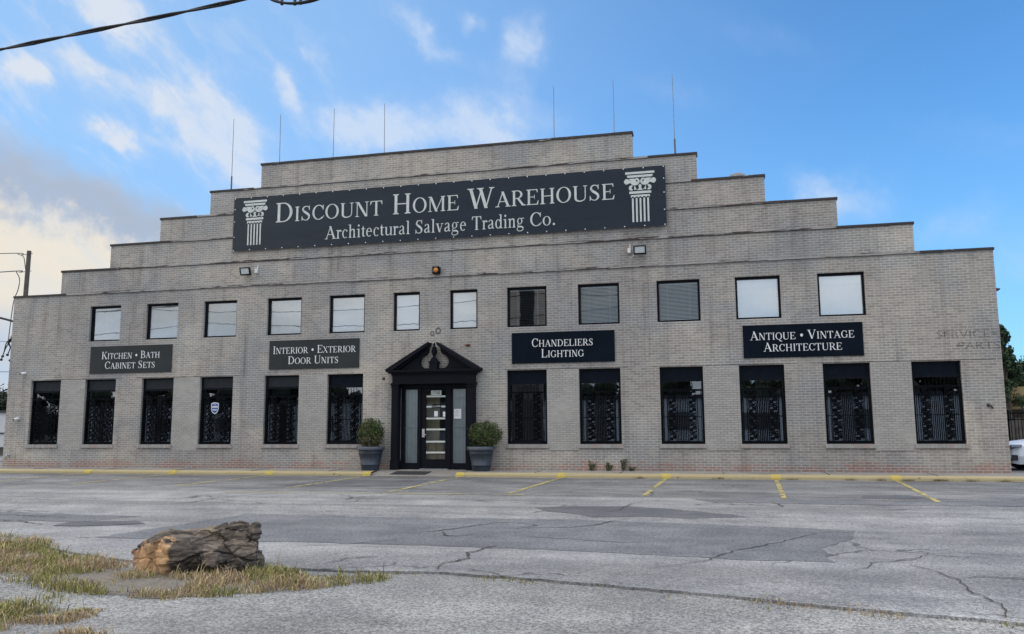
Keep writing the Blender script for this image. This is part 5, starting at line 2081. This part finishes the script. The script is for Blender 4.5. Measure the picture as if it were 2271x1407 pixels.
# ------------------------------------------------------------------ the boulder
def make_rock():
    rnd = random.Random(12)

    def hull(bm, pts, j=.02):
        vs = [bm.verts.new((x + rnd.uniform(-j, j), y + rnd.uniform(-j, j), z + rnd.uniform(-j, j) * .7)) for x, y, z in pts]
        r = bmesh.ops.convex_hull(bm, input=vs)
        junk = [g for g in r['geom_interior'] + r['geom_unused'] if isinstance(g, bmesh.types.BMVert)]
        bmesh.ops.delete(bm, geom=list(set(junk)), context='VERTS')
    bm = bmesh.new()
    # tan broken block at the left, its face turned towards the street
    hull(bm, [(-.74, .02, -.05), (-.76, .05, .20), (-.70, .10, .25), (-.60, -.12, -.05), (-.58, -.10, .22), (-.62, .2, .24), (-.70, .28, -.05), (-.48, .3, .2), (-.45, .2, -.05)])
    hull(bm, [(-.64, -.06, -.05), (-.66, -.04, .28), (-.58, .05, .35), (-.46, -.22, -.05), (-.46, -.20, .30), (-.42, .0, .36), (-.56, .26, .3), (-.42, .28, -.05), (-.35, .2, .3), (-.3, 0, -.05)])
    hull(bm, [(-.50, -.16, -.05), (-.52, -.13, .34), (-.46, -.04, .42), (-.26, -.33, -.05), (-.24, -.33, .30), (-.22, -.27, .37), (-.20, .0, .42), (-.44, .22, .41), (-.1, .25, .4), (-.4, .26, -.05), (-.05, .0, -.05)])
    # dark main slab with a sloping shoulder, overhanging its foot
    hull(bm, [(-.28, -.34, .10), (-.27, -.33, .31), (-.22, -.24, .38), (-.20, .05, .43), (-.18, .26, .42), (.30, -.30, .27), (.34, -.36, .16), (.20, -.33, .08), (.30, -.06, .36), (.30, .26, .36), (-.2, .2, -.05), (.3, .2, -.05), (-.22, -.24, -.05), (.2, -.20, -.05)])
    hull(bm, [(.08, -.40, .13), (.10, -.36, .27), (.30, -.38, .26), (.33, -.40, .10), (.2, -.2, .3), (.1, -.2, .05), (.3, -.2, .05)])
    # shattered right end
    hull(bm, [(.28, -.26, -.05), (.30, -.30, .14), (.33, -.18, .30), (.36, .10, .36), (.62, -.14, -.05), (.66, -.10, .18), (.62, -.02, .28), (.56, .2, .30), (.62, .24, -.05), (.3, .28, -.05)])
    hull(bm, [(.36, -.34, -.05), (.38, -.33, .08), (.46, -.30, .17), (.56, -.26, .10), (.58, -.24, -.05), (.4, -.1, .2), (.5, -.1, -.05)])
    # upper ledge set back, with a rounded knob
    hull(bm, [(-.10, .02, .36), (-.06, .00, .41), (.05, .02, .45), (.30, -.02, .50), (.46, .00, .51), (.50, .04, .44), (.48, -.02, .34), (.1, -.06, .34), (-.04, .28, .42), (.3, .3, .50), (.5, .28, .46), (.5, .3, .3)], .012)
    hull(bm, [(.40, .0, .30), (.42, .0, .47), (.50, .06, .50), (.56, .10, .38), (.54, .06, .28), (.46, .2, .48), (.5, .2, .28)], .01)
    m_ = Matrix.Translation((.545, .10, .415)) @ Matrix.Diagonal((.055, .10, .085, 1))
    bmesh.ops.create_icosphere(bm, subdivisions=3, radius=1.0, matrix=m_)
    me0 = bpy.data.meshes.new('boulder')
    bm.to_mesh(me0)
    bm.free()
    tmp = bpy.data.objects.new('boulder', me0)
    C.objects.link(tmp)
    md = tmp.modifiers.new('union', 'REMESH')
    md.mode = 'VOXEL'
    md.voxel_size = .0125
    dg = bpy.context.evaluated_depsgraph_get()
    me = bpy.data.meshes.new_from_object(tmp.evaluated_get(dg))
    bpy.data.objects.remove(tmp)
    nrm = [v.normal.copy() for v in me.vertices]
    for v, n in zip(me.vertices, nrm):
        q = v.co.copy()
        rid = noise.ridged_multi_fractal(Vector((q.x * 2.2, q.y * 2.2, q.z * 7.5)) + Vector((3, 1, 7)), 1.0, 2.1, 4, 1.0, 2.0)
        nn = noise.fractal(q * 9.0, 1.0, 2.0, 4)
        wq = q + Vector((noise.noise(q * 3), noise.noise(q * 3 + Vector((5, 0, 0))), noise.noise(q * 3 + Vector((0, 5, 0))))) * .06
        cell = noise.cell(Vector((wq.x * 3.4 + wq.z * 3, wq.y * 4, wq.z * 6 - wq.x * 2)))
        vd, vp = noise.voronoi(Vector((wq.x * 3.2, wq.y * 3.6, wq.z * 6.0)))
        gap = max(0.0, 1 - (vd[1] - vd[0]) * 8)
        d = .005 * (rid - 1.1) + .007 * nn + .030 * cell - .026 * gap
        left = max(0.0, min(1.0, (-q.x - .18) / .1))
        fl = noise.noise(Vector((q.x * 13, q.y * 13, q.z * 2.0)))
        d = d * (1 - .5 * left) + left * .020 * fl
        v.co = q + n * d
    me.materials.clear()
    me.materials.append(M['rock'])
    me.name = 'boulder'
    for p in me.polygons: p.use_smooth = False
    ob = bpy.data.objects.new('boulder', me)
    ob.location = (-.40, -16.80, gz(-16.9) - .015)
    ob.scale = (1.06, 1.04, .98)
    ob.rotation_euler = (0, 0, R(9))
    C.objects.link(ob)
    tag(ob, 'rough brown sandstone boulder with a broken tan face on the grass verge', 'boulder')


make_rock()


# ------------------------------------------------------------------ grass and soil
def inside(x, y, poly):
    r = False
    n = len(poly)
    for i in range(n):
        (xa, ya), (xb, yb) = poly[i], poly[(i + 1) % n]
        if (ya > y) != (yb > y) and x < (xb - xa) * (y - ya) / (yb - ya) + xa:
            r = not r
    return r


def surf(x, y):
    return gz(y) - .028


def grass_patch(poly, n, hmin, hmax, seed, soil=True, thr=-.25, strawx=None):
    rnd = random.Random(seed)
    x0, x1 = min(p[0] for p in poly), max(p[0] for p in poly)
    y0, y1 = min(p[1] for p in poly), max(p[1] for p in poly)
    mb = MB()
    k = 0
    tries = 0
    while k < n and tries < n * 12:
        tries += 1
        x, y = rnd.uniform(x0, x1), rnd.uniform(y0, y1)
        wob = noise.noise(Vector((x * 2.2, y * 2.2, seed))) * .26 + rnd.gauss(0, .075)
        if not inside(x + wob, y + wob * .7, poly): continue
        dn = noise.fractal(Vector((x * 1.7, y * 1.7, seed + 3.3)), 1.0, 2.0, 3)
        if dn < thr + rnd.uniform(-.15, .15): continue
        k += 1
        h = rnd.uniform(hmin, hmax) * (1 + .8 * dn) * rnd.choice((.5, .8, 1, 1, 1.25))
        if rnd.random() < .012: h *= 2.2
        ang = rnd.uniform(0, 6.283)
        lean = rnd.uniform(.15, 1.0) * h
        lx, ly = math.cos(ang) * lean, math.sin(ang) * lean
        sn = noise.noise(Vector((x * 1.1, y * 1.1, 8.8)))
        straw = sn > .12 or rnd.random() < .26
        if strawx and any((x - a) ** 2 + (y - b) ** 2 < r * r for a, b, r in strawx): straw = rnd.random() < .82
        if straw:
            c = tint(rnd, (.23, .175, .092), (.50, .395, .215))
            if rnd.random() < .3: c = tint(rnd, (.25, .165, .115), (.40, .28, .20))
        else:
            c = tint(rnd, (.115, .122, .032), (.300, .285, .090))
        w = rnd.uniform(.0025, .0060)
        wx, wy = -math.sin(ang) * w, math.cos(ang) * w
        if rnd.random() < .5: wx, wy = w, 0
        zb = surf(x, y) - .005
        A, B = (x - wx, y - wy, zb), (x + wx, y + wy, zb)
        mx, my, mz = x + lx * .35, y + ly * .35, zb + h * .65
        Cc, D = (mx + wx * .7, my + wy * .7, mz), (mx - wx * .7, my - wy * .7, mz)
        T = (x + lx, y + ly, zb + h * rnd.uniform(.75, 1.0))
        mb.face([A, B, Cc, D], False, c)
        mb.face([D, Cc, T], False, tuple(min(1, q * 1.12) for q in c))
    tag(mb.build('grass', M['blade']), 'tufts of green and straw-coloured grass on the verge', 'grass', kind='stuff')
    if soil:
        m2 = MB()
        g = .07

        def rim(x, y):
            if not inside(x, y, poly): return 0.0
            d = 9.0
            for (xa, ya), (xb, yb) in zip(poly, poly[1:] + poly[:1]):
                L2 = (xb - xa) ** 2 + (yb - ya) ** 2
                t = max(0, min(1, ((x - xa) * (xb - xa) + (y - ya) * (yb - ya)) / L2))
                d = min(d, math.hypot(x - xa - t * (xb - xa), y - ya - t * (yb - ya)))
            return min(1.0, d / .30)
        nx, ny = int((x1 - x0) / g) + 2, int((y1 - y0) / g) + 2
        for i in range(nx):
            for j in range(ny):
                xa, ya = x0 + i * g, y0 + j * g
                r = rim(xa + g / 2, ya + g / 2)
                if r > 0:
                    m2.face([(a, b, surf(a, b) + .006) for a, b in ((xa, ya), (xa + g, ya), (xa + g, ya + g), (xa, ya + g))], False, (r, r, r))
        tag(m2.build('soil', M['soil']), kind='structure')


PA = [(-7.5, -14.7), (-5.2, -14.95), (-3.7, -15.3), (-3.1, -15.95), (-2.0, -16.55), (-1.1, -16.9), (.42, -16.75), (1.2, -16.7), (1.95, -16.72), (1.7, -17.25), (1.25, -17.65), (.9, -17.95), (.1, -18.38), (-.7, -18.25),
      (-1.28, -18.0), (-2.2, -17.6), (-3.2, -17.2), (-4.4, -16.8), (-7.5, -16.4)]
grass_patch(PA, 24000, .02, .11, 1, True, -.13, [(-.55, -17.45, .55), (.15, -18.15, .40), (1.1, -17.6, .42), (-3.9, -15.25, .5), (-2.4, -17.5, .45)])
PB = [(-2.6, -18.2), (-1.6, -18.30), (-.75, -18.62), (-.45, -18.95), (-.6, -19.25), (-.3, -19.65), (-.9, -20.1), (-2.4, -20.3), (-3.2, -19.2)]
grass_patch(PB, 9000, .03, .11, 2, True, -.25)
PC = [(.12, -19.62), (.35, -19.52), (.62, -19.58), (.75, -19.9), (.4, -20.3), (0, -20.2)]
grass_patch([(-.75, -18.7), (-.2, -18.68), (.12, -18.95), (-.02, -19.3), (-.45, -19.35), (-.75, -19.1)], 1300, .015, .06, 11, True, -.05)
grass_patch(PC, 1500, .04, .11, 3, True, -.3)
# thin growth along the joint
rows = []
for (xa, ya), (xb, yb) in zip([(1.8, -16.66), (2.28, -16.53), (3.52, -16.72), (4.9, -17.04), (6.08, -17.38), (7.64, -17.77)], [(2.28, -16.53), (3.52, -16.72), (4.9, -17.04), (6.08, -17.38), (7.64, -17.77), (9.4, -18.2)]):
    rows.append((xa, ya, xb, yb))
joint = [(a, b + .03) for a, b, _, _ in rows] + [(9.4, -18.17), (9.4, -18.25)] + [(a, b - .05) for a, b, _, _ in reversed(rows)]
grass_patch(joint, 1500, .012, .045, 5, False, -.02)
grass_patch([(5.55, -17.15), (6.1, -17.22), (6.15, -17.42), (5.6, -17.35)], 150, .02, .055, 6, False, -.6)
grass_patch([(7.45, -17.2), (7.75, -17.3), (7.72, -17.85), (7.4, -17.8)], 80, .02, .06, 7, False, -.5)
# kerb foot weeds
def kerb_grass():
    rnd = random.Random(9)
    mb = MB()
    for cx in (11.0, 11.15, 11.8, 10.3, 8.9, 7.4, 9.6, 5.5, 3.3, 12.6):
        for k in range(46):
            x = cx + rnd.gauss(0, .09)
            y = -1.5 - abs(rnd.gauss(0, .03))
            z = gz(y)
            h = rnd.uniform(.03, .10)
            dx = rnd.uniform(-.05, .05)
            c = tint(rnd, (.12, .10, .04), (.24, .20, .09))
            mb.face([(x - .004, y, z), (x + .004, y, z), (x + dx, y - rnd.uniform(0, .05), z + h)], False, c)
    tag(mb.build('grass', M['blade']), 'dry grass tufts at the foot of the yellow kerb', 'grass', kind='stuff')


kerb_grass()


# ------------------------------------------------------------------ trees and yard behind the corners
def tree(name, x, y, h, r, zlow, n, ls, seed, lab, group, lo, hi, shape='round', trunk=.16):
    rnd = random.Random(seed)
    o = (x, y, -.13)
    e = empty(name, o)
    tag(e, lab, 'tree', group)
    mb = MB()
    mb.tube([(x, y, -.13), (x + .1, y, zlow), (x, y, h * .8)], [trunk, trunk * .8, trunk * .2], 8)
    clumps = []
    for k in range(40 if shape == 'round' else 60):
        if shape == 'round':
            d = Vector((rnd.gauss(0, 1), rnd.gauss(0, 1), rnd.gauss(0, .8))).normalized() * (rnd.random() ** .4)
            c = Vector((x + d.x * r, y + d.y * r, (zlow + h) / 2 + d.z * (h - zlow) / 2))
            cr = r * rnd.uniform(.22, .40)
        else:
            t = rnd.random()
            a = rnd.uniform(0, 6.28)
            rr = r * (1 - t) ** .8 * rnd.uniform(.45, 1.0)
            c = Vector((x + math.cos(a) * rr, y + math.sin(a) * rr, zlow + (h - zlow) * t))
            cr = r * (.32 - .16 * t)
        clumps.append((c, cr))
    for c, cr in clumps[::3]:
        mb.tube([(x, y, max(zlow * .8, c.z * .55)), tuple((Vector((x, y, c.z * .8)) + c) / 2), tuple(c)], [trunk * .35, trunk * .2, .02], 5)
    mb.build('trunk', M['bark'], e, o)
    mb = MB()
    for k in range(n):
        c, cr = rnd.choice(clumps)
        d = Vector((rnd.gauss(0, 1), rnd.gauss(0, 1), rnd.gauss(0, .8))).normalized() * (rnd.random() ** .45)
        p = c + d * cr
        leaf(mb, p, d + Vector((rnd.uniform(-.8, .8), rnd.uniform(-.8, .8), rnd.uniform(-.4, .8))), ls, tint(rnd, lo, hi), rnd)
    mb.build('crown', M['leaf'], e, o)
    return e


tree('evergreen_tree', 22.75, 30, 7.2, 1.5, 2.4, 5200, .17, 61, 'dark evergreen tree peeping past the right corner of the warehouse', 'trees beyond the right corner',
     (.012, .026, .012), (.035, .062, .026), 'cone', .2)
tree('leafy_tree', 24.6, 33, 5.4, 1.9, 2.6, 5200, .18, 62, 'rounded leafy tree at the right edge of the picture', 'trees beyond the right corner', (.018, .034, .014), (.048, .075, .028))
tree('leafy_tree', 22.9, 36, 4.9, 1.7, 2.4, 4200, .18, 63, 'lower bushy tree behind the tan wall at the right', 'trees beyond the right corner', (.016, .030, .014), (.042, .066, .026))
tree('hedge_tree', -35.6, 16, 3.65, 1.9, .6, 4200, .16, 64, 'dark bushy hedge tree beyond the left corner', 'trees beyond the left corner', (.012, .020, .010), (.034, .048, .022))

# tan tank-like building end
o = (24.0, 31, -.13)
e = empty('tan_building', o)
tag(e, 'low tan rounded building end beyond the right corner', 'building')
mb = MB()
N = 14
P = [(21.0 + 9.0 * k / N, 31 - .9 * math.sin(math.pi * k / N)) for k in range(N + 1)]
for (xa, ya), (xb, yb) in zip(P, P[1:]):
    mb.face([(xa, ya, 2.2), (xb, yb, 2.2), (xb, yb, 3.55), (xa, ya, 3.55)], True)
    mb.face([(xa, ya, 3.55), (xb, yb, 3.55), (xb, 34, 3.6), (xa, 34, 3.6)])
    mb.face([(xa, ya, 2.2), (xa, 34, 2.2), (xb, 34, 2.2), (xb, yb, 2.2)])
mb.build('fascia', M['tan'], e, o)
mb = MB()
mb.box(21.3, 29.7, 32, 33.9, -.13, 2.2)
mb.build('wall', M['board'], e, o)


def iron_fence():
    y = 8.0
    o = (18.0, y, -.13)
    e = empty('iron_fence', o)
    tag(e, 'black iron picket fence across the yard right of the warehouse', 'fence')
    mb = MB()
    for z in (.15, 1.48, 1.70):
        mb.box(XR + .02, 26, y - .015, y + .015, z, z + .035)
    mb.build('rail', M['iron'], e, o)
    mb = MB()
    x = XR + .1
    while x < 26:
        mb.box(x - .010, x + .010, y - .035, y - .016, .0, 1.77)
        x += .115
    p = mb.build('pickets', M['iron'], e, o)
    for x in (XR + .06, 15.8, 18.2, 20.6, 23.0):
        mb = MB()
        mb.box(x - .03, x + .03, y + .016, y + .076, -.13, 1.84)
        mb.build('post', M['iron'], e, o)


iron_fence()
# grey board stack behind the fence
mb = MB()
for k in range(9):
    mb.box(14.6 + k * .27, 14.6 + k * .27 + .255, 9.4 + .02 * (k % 2), 9.44 + .02 * (k % 2), -.13, 1.45 + .05 * ((k * 5) % 3))
mb.box(14.6, 17.0, 9.461, 9.51, .3, .42)
mb.box(14.6, 17.0, 9.461, 9.51, 1.1, 1.22)
tag(mb.build('board_fence', M['board'], None, (15.8, 9.4, -.13)), 'weathered grey board fence behind the iron pickets', 'fence')
tree('dark_shrub', 17.0, 15.4, 2.25, 1.3, .2, 2600, .12, 66, 'dark shrub behind the board fence at the right', 'trees beyond the right corner', (.012, .020, .010), (.03, .042, .02), 'round', .06)
# pink stall
o = (18.35, 10.2, -.13)
e = empty('pink_cart', o)
tag(e, 'pink upright cart partly in view at the right edge', 'cart')
mb = MB()
mb.box(17.52, 19.3, 10.6, 11.6, .25, 2.05)
mb.build('body', M['pink'], e, o)
mb = MB()
mb.tube(smooth_path([(17.42, 10.58, 2.0), (17.42, 10.58, 2.18), (17.54, 10.58, 2.32), (19.2, 10.58, 2.34)]), .05, 8)
mb.tube([(17.42, 10.58, 2.0), (17.42, 10.58, .2)], .05, 8)
mb.build('frame', M['pink'], e, o)
for x in (17.7, 18.9):
    mb = MB()
    mb.tube([(x, 10.55, .13), (x, 10.68, .13)], .26, 16)
    mb.build('wheel', M['rubber'], e, o)


# ------------------------------------------------------------------ parked white car
def make_car(x, y, zg):
    o = (x, y, zg)
    e = empty('parked_car', o)
    e.rotation_euler = (0, 0, R(-84))
    tag(e, 'white parked car nosing past the right corner of the warehouse', 'car')
    # stations along the car (front at y, tail at y + 4.5): half width low, half width belt, z bottom, z belt, z crown
    st = [(0.00, .62, .55, .30, .58, .62), (.06, .80, .72, .24, .66, .72), (.22, .87, .80, .20, .74, .82), (.55, .90, .84, .20, .82, .91), (1.15, .91, .86, .20, .90, .99), (1.35, .91, .86, .20, .92, 1.01),
          (3.9, .91, .86, .22, .98, 1.06), (4.35, .88, .82, .28, .98, 1.06), (4.50, .78, .70, .40, .90, .96)]
    mb = MB()
    rings = []
    for d, wl, wb, zb, zt, zc in st:
        yy = y + d
        rings.append([(x - wl * .92, yy, zg + zb), (x - wl, yy, zg + (zb + zt) * .48), (x - wb, yy, zg + zt), (x - wb * .55, yy, zg + zc), (x, yy, zg + zc + .015), (x + wb * .55, yy, zg + zc),
                      (x + wb, yy, zg + zt), (x + wl, yy, zg + (zb + zt) * .48), (x + wl * .92, yy, zg + zb)])
    for a, b in zip(rings, rings[1:]):
        for k in range(len(a) - 1):
            mb.face([a[k], a[k + 1], b[k + 1], b[k]], True)
        mb.face([a[-1], a[0], b[0], b[-1]])
    mb.face(list(reversed(rings[0])))
    mb.face(rings[-1])
    body = mb.build('body', M['carwhite'], e, o)
    # cabin
    mb = MB()
    cab_ = [(1.20, .80, 1.0), (2.0, .62, 1.42), (3.2, .62, 1.43), (4.2, .74, 1.04)]
    rr = [[(x - w, y + d, zg + .99), (x - w * .94, y + d, zg + z), (x + w * .94, y + d, zg + z), (x + w, y + d, zg + .99)] for d, w, z in cab_]
    for a, b in zip(rr, rr[1:]):
        for k in range(3):
            mb.slot = 1 if (k == 1 and a is rr[1]) else 0
            mb.face([a[k], a[k + 1], b[k + 1], b[k]])
    mb.build('cabin', [M['carglass'], M['carwhite']], e, o)
    for s in (-1, 1):
        # headlamp wraps the corner
        mb = MB()
        P = [(.30, .60), (.48, .62), (.66, .66), (.885, .73), (.875, .80), (.62, .77), (.42, .70), (.30, .66)]
        mb.prism([(x + s * a, zg + b + .02) for a, b in (P if s > 0 else reversed(P))], y - .012, y + .30)
        h = mb.build('headlight', M['lamp_glass'], e, o)
        mb = MB()
        mb.tube([(x + s * .62, y - .02, zg + .71), (x + s * .62, y - .013, zg + .71)], .035, 10)
        mb.build('lamp', M['cardark'], h, o)
        mb = MB()
        P = [(.55, .30), (.88, .33), (.88, .48), (.82, .50), (.80, .38), (.55, .345)]
        mb.prism([(x + s * a, zg + b) for a, b in (P if s > 0 else reversed(P))], y - .012, y + .15)
        mb.build('bumper_vent', M['cardark'], e, o)
        mb = MB()
        mb.box(x + s * .88, x + s * 1.06, y + 1.42, y + 1.52, zg + 1.0, zg + 1.14)
        mb.build('mirror', M['carwhite'], e, o)
    mb = MB()
    mb.box(x - .28, x + .28, y - .015, y + .05, zg + .60, zg + .70)
    mb.box(x - .50, x + .50, y - .012, y + .05, zg + .30, zg + .46)
    mb.build('grille', M['cardark'], e, o)
    for d in (.92, 3.62):
        for s in (-1, 1):
            mb = MB()
            mb.tube([(x + s * .70, y + d, zg + .32), (x + s * .915, y + d, zg + .32)], .325, 24)
            wv = mb.build('wheel', M['rubber'], e, o)
            mb = MB()
            mb.tube([(x + s * .912, y + d, zg + .32), (x + s * .925, y + d, zg + .32)], .20, 20)
            mb.build('rim', M['chrome'], wv, o)


make_car(14.44, 4.75, -.13)

# pale shed and hedge beyond the left corner
o = (-36.2, 14.2, -.13)
e = empty('white_shed', o)
tag(e, 'low white shed past the left corner of the warehouse', 'shed')
mb = MB()
mb.box(-39, -33.0, 13.6, 15.6, .35, 2.28)
mb.build('wall', M['shed'], e, o)
mb = MB()
mb.box(-39.05, -32.95, 13.5, 15.7, 2.28, 2.40)
mb.box(-38.9, -33.1, 13.55, 13.6, 1.10, 1.16)
mb.build('roof', M['dark_metal'], e, o)
mb = MB()
mb.box(-38.8, -33.2, 13.7, 15.5, -.13, .35)
mb.build('base', M['dirt'], e, o)


# ------------------------------------------------------------------ unseen far side of the street, added for the glass to mirror
def tree_belt():
    rnd = random.Random(77)
    mb = MB()
    clumps = []
    x = -95.0
    while x < 95:
        hgt = rnd.uniform(7.0, 10.0) + (2.0 if x > 25 else 0)
        yy = rnd.uniform(-84, -78)
        for k in range(12):
            clumps.append((Vector((x + rnd.uniform(-2.2, 2.2), yy + rnd.uniform(-1.5, 1.5), hgt * rnd.uniform(.15, .85))), rnd.uniform(1.1, 2.0)))
        x += rnd.uniform(3.0, 5.0)
    for c, cr in clumps:
        for i in range(6):
            for j in range(10):
                q = []
                for a, b in ((i, j), (i + 1, j), (i + 1, j + 1), (i, j + 1)):
                    th, ph = math.pi * a / 6, 2 * math.pi * b / 10
                    q.append((c.x + cr * .92 * math.sin(th) * math.cos(ph), c.y + cr * .92 * math.sin(th) * math.sin(ph), c.z + cr * .92 * math.cos(th)))
                mb.face(q, False, (.018, .030, .014))
    for k in range(20000):
        c, cr = rnd.choice(clumps)
        d = Vector((rnd.gauss(0, 1), rnd.gauss(0, 1), rnd.gauss(0, .8))).normalized() * (rnd.random() ** .4)
        p = c + d * cr
        if p.z < -.3: continue
        leaf(mb, p, d + Vector((rnd.uniform(-.8, .8), rnd.uniform(-.8, .8), rnd.uniform(-.4, .8))), .62, tint(rnd, (.015, .028, .012), (.05, .075, .03)), rnd)
    tag(mb.build('tree_belt', M['leaf']), 'dark belt of trees across the street, mirrored in the windows', 'trees', kind='stuff')


tree_belt()

o = (0, -62, gz(-62))
e = empty('reflection_building', o)  # unseen block added so the ground floor glass mirrors something pale
tag(e, 'long low pale building, unseen, added across the street to brighten the ground floor reflections', 'building')
mb = MB()
mb.box(-70, 75, -70, -62, gz(-62) - .1, 4.1)
mb.build('wall', M['shed'], e, o)
mb = MB()
mb.box(-70.2, 75.2, -70.2, -61.8, 4.1, 4.45)
mb.build('roof', M['dark_metal'], e, o)
x = -66.0
rnd_ = random.Random(8)
while x < 70:
    mb = MB()
    wd = rnd_.uniform(2.0, 5.0)
    mb.box(x, x + wd, -61.99, -61.9, .9, rnd_.uniform(2.4, 3.0))
    mb.build('window', M['rodmetal'], e, o)
    x += wd + rnd_.uniform(2.5, 9.0)

# a tall dark pylon and street wires, mirrored in the upper windows
o = (-12.3, -55, gz(-55))
e = empty('street_pylon', o)
tag(e, 'tall dark tapering pylon across the street, mirrored in one upper window', 'pylon')
mb = MB()
for z0, z1, w0 in ((gz(-55), 8.5, 1.35), (8.5, 9.2, 1.05), (9.2, 19.0, .62)):
    mb.box(-12.3 - w0, -12.3 + w0, -55 - w0, -55 + w0, z0, z1)
mb.build('shaft', M['board'], e, o)
o = (.5, -41, gz(-41))
e = empty('street_pole', o)
tag(e, 'wooden street pole across the road, mirrored between the upper windows', 'pole')
mb = MB()
mb.tube([(.5, -41, gz(-41)), (.5, -41, 13.2)], [.17, .11], 10)
mb.build('shaft', M['wood_pole'], e, o)
mb = MB()
mb.box(-.6, 1.6, -41.19, -41.08, 12.2, 12.32)
mb.build('crossarm', M['wood_pole'], e, o)
for k, (z0, z1, yy, lab) in enumerate(((10.9, 11.1, -41.13, 'upper'), (9.5, 9.2, -40.85, 'middle'), (12.9, 12.36, -41.13, 'topmost'), (9.6, 8.6, -40.84, 'lowest'))):
    mb = MB()
    P = [(-80 + i * 2.0, yy, z0 + (z1 - z0) * i / 40 + .9 * ((((i + 2 * k) % 20) - 10) / 10.0) ** 2 - .9) for i in range(41)]
    mb.tube(P, .032, 5)
    tag(mb.build('street_wire', M['cable'], None, P[0]), lab + ' dark street wire along the road, mirrored in the left upper windows', 'wire', 'street wires mirrored in the windows')
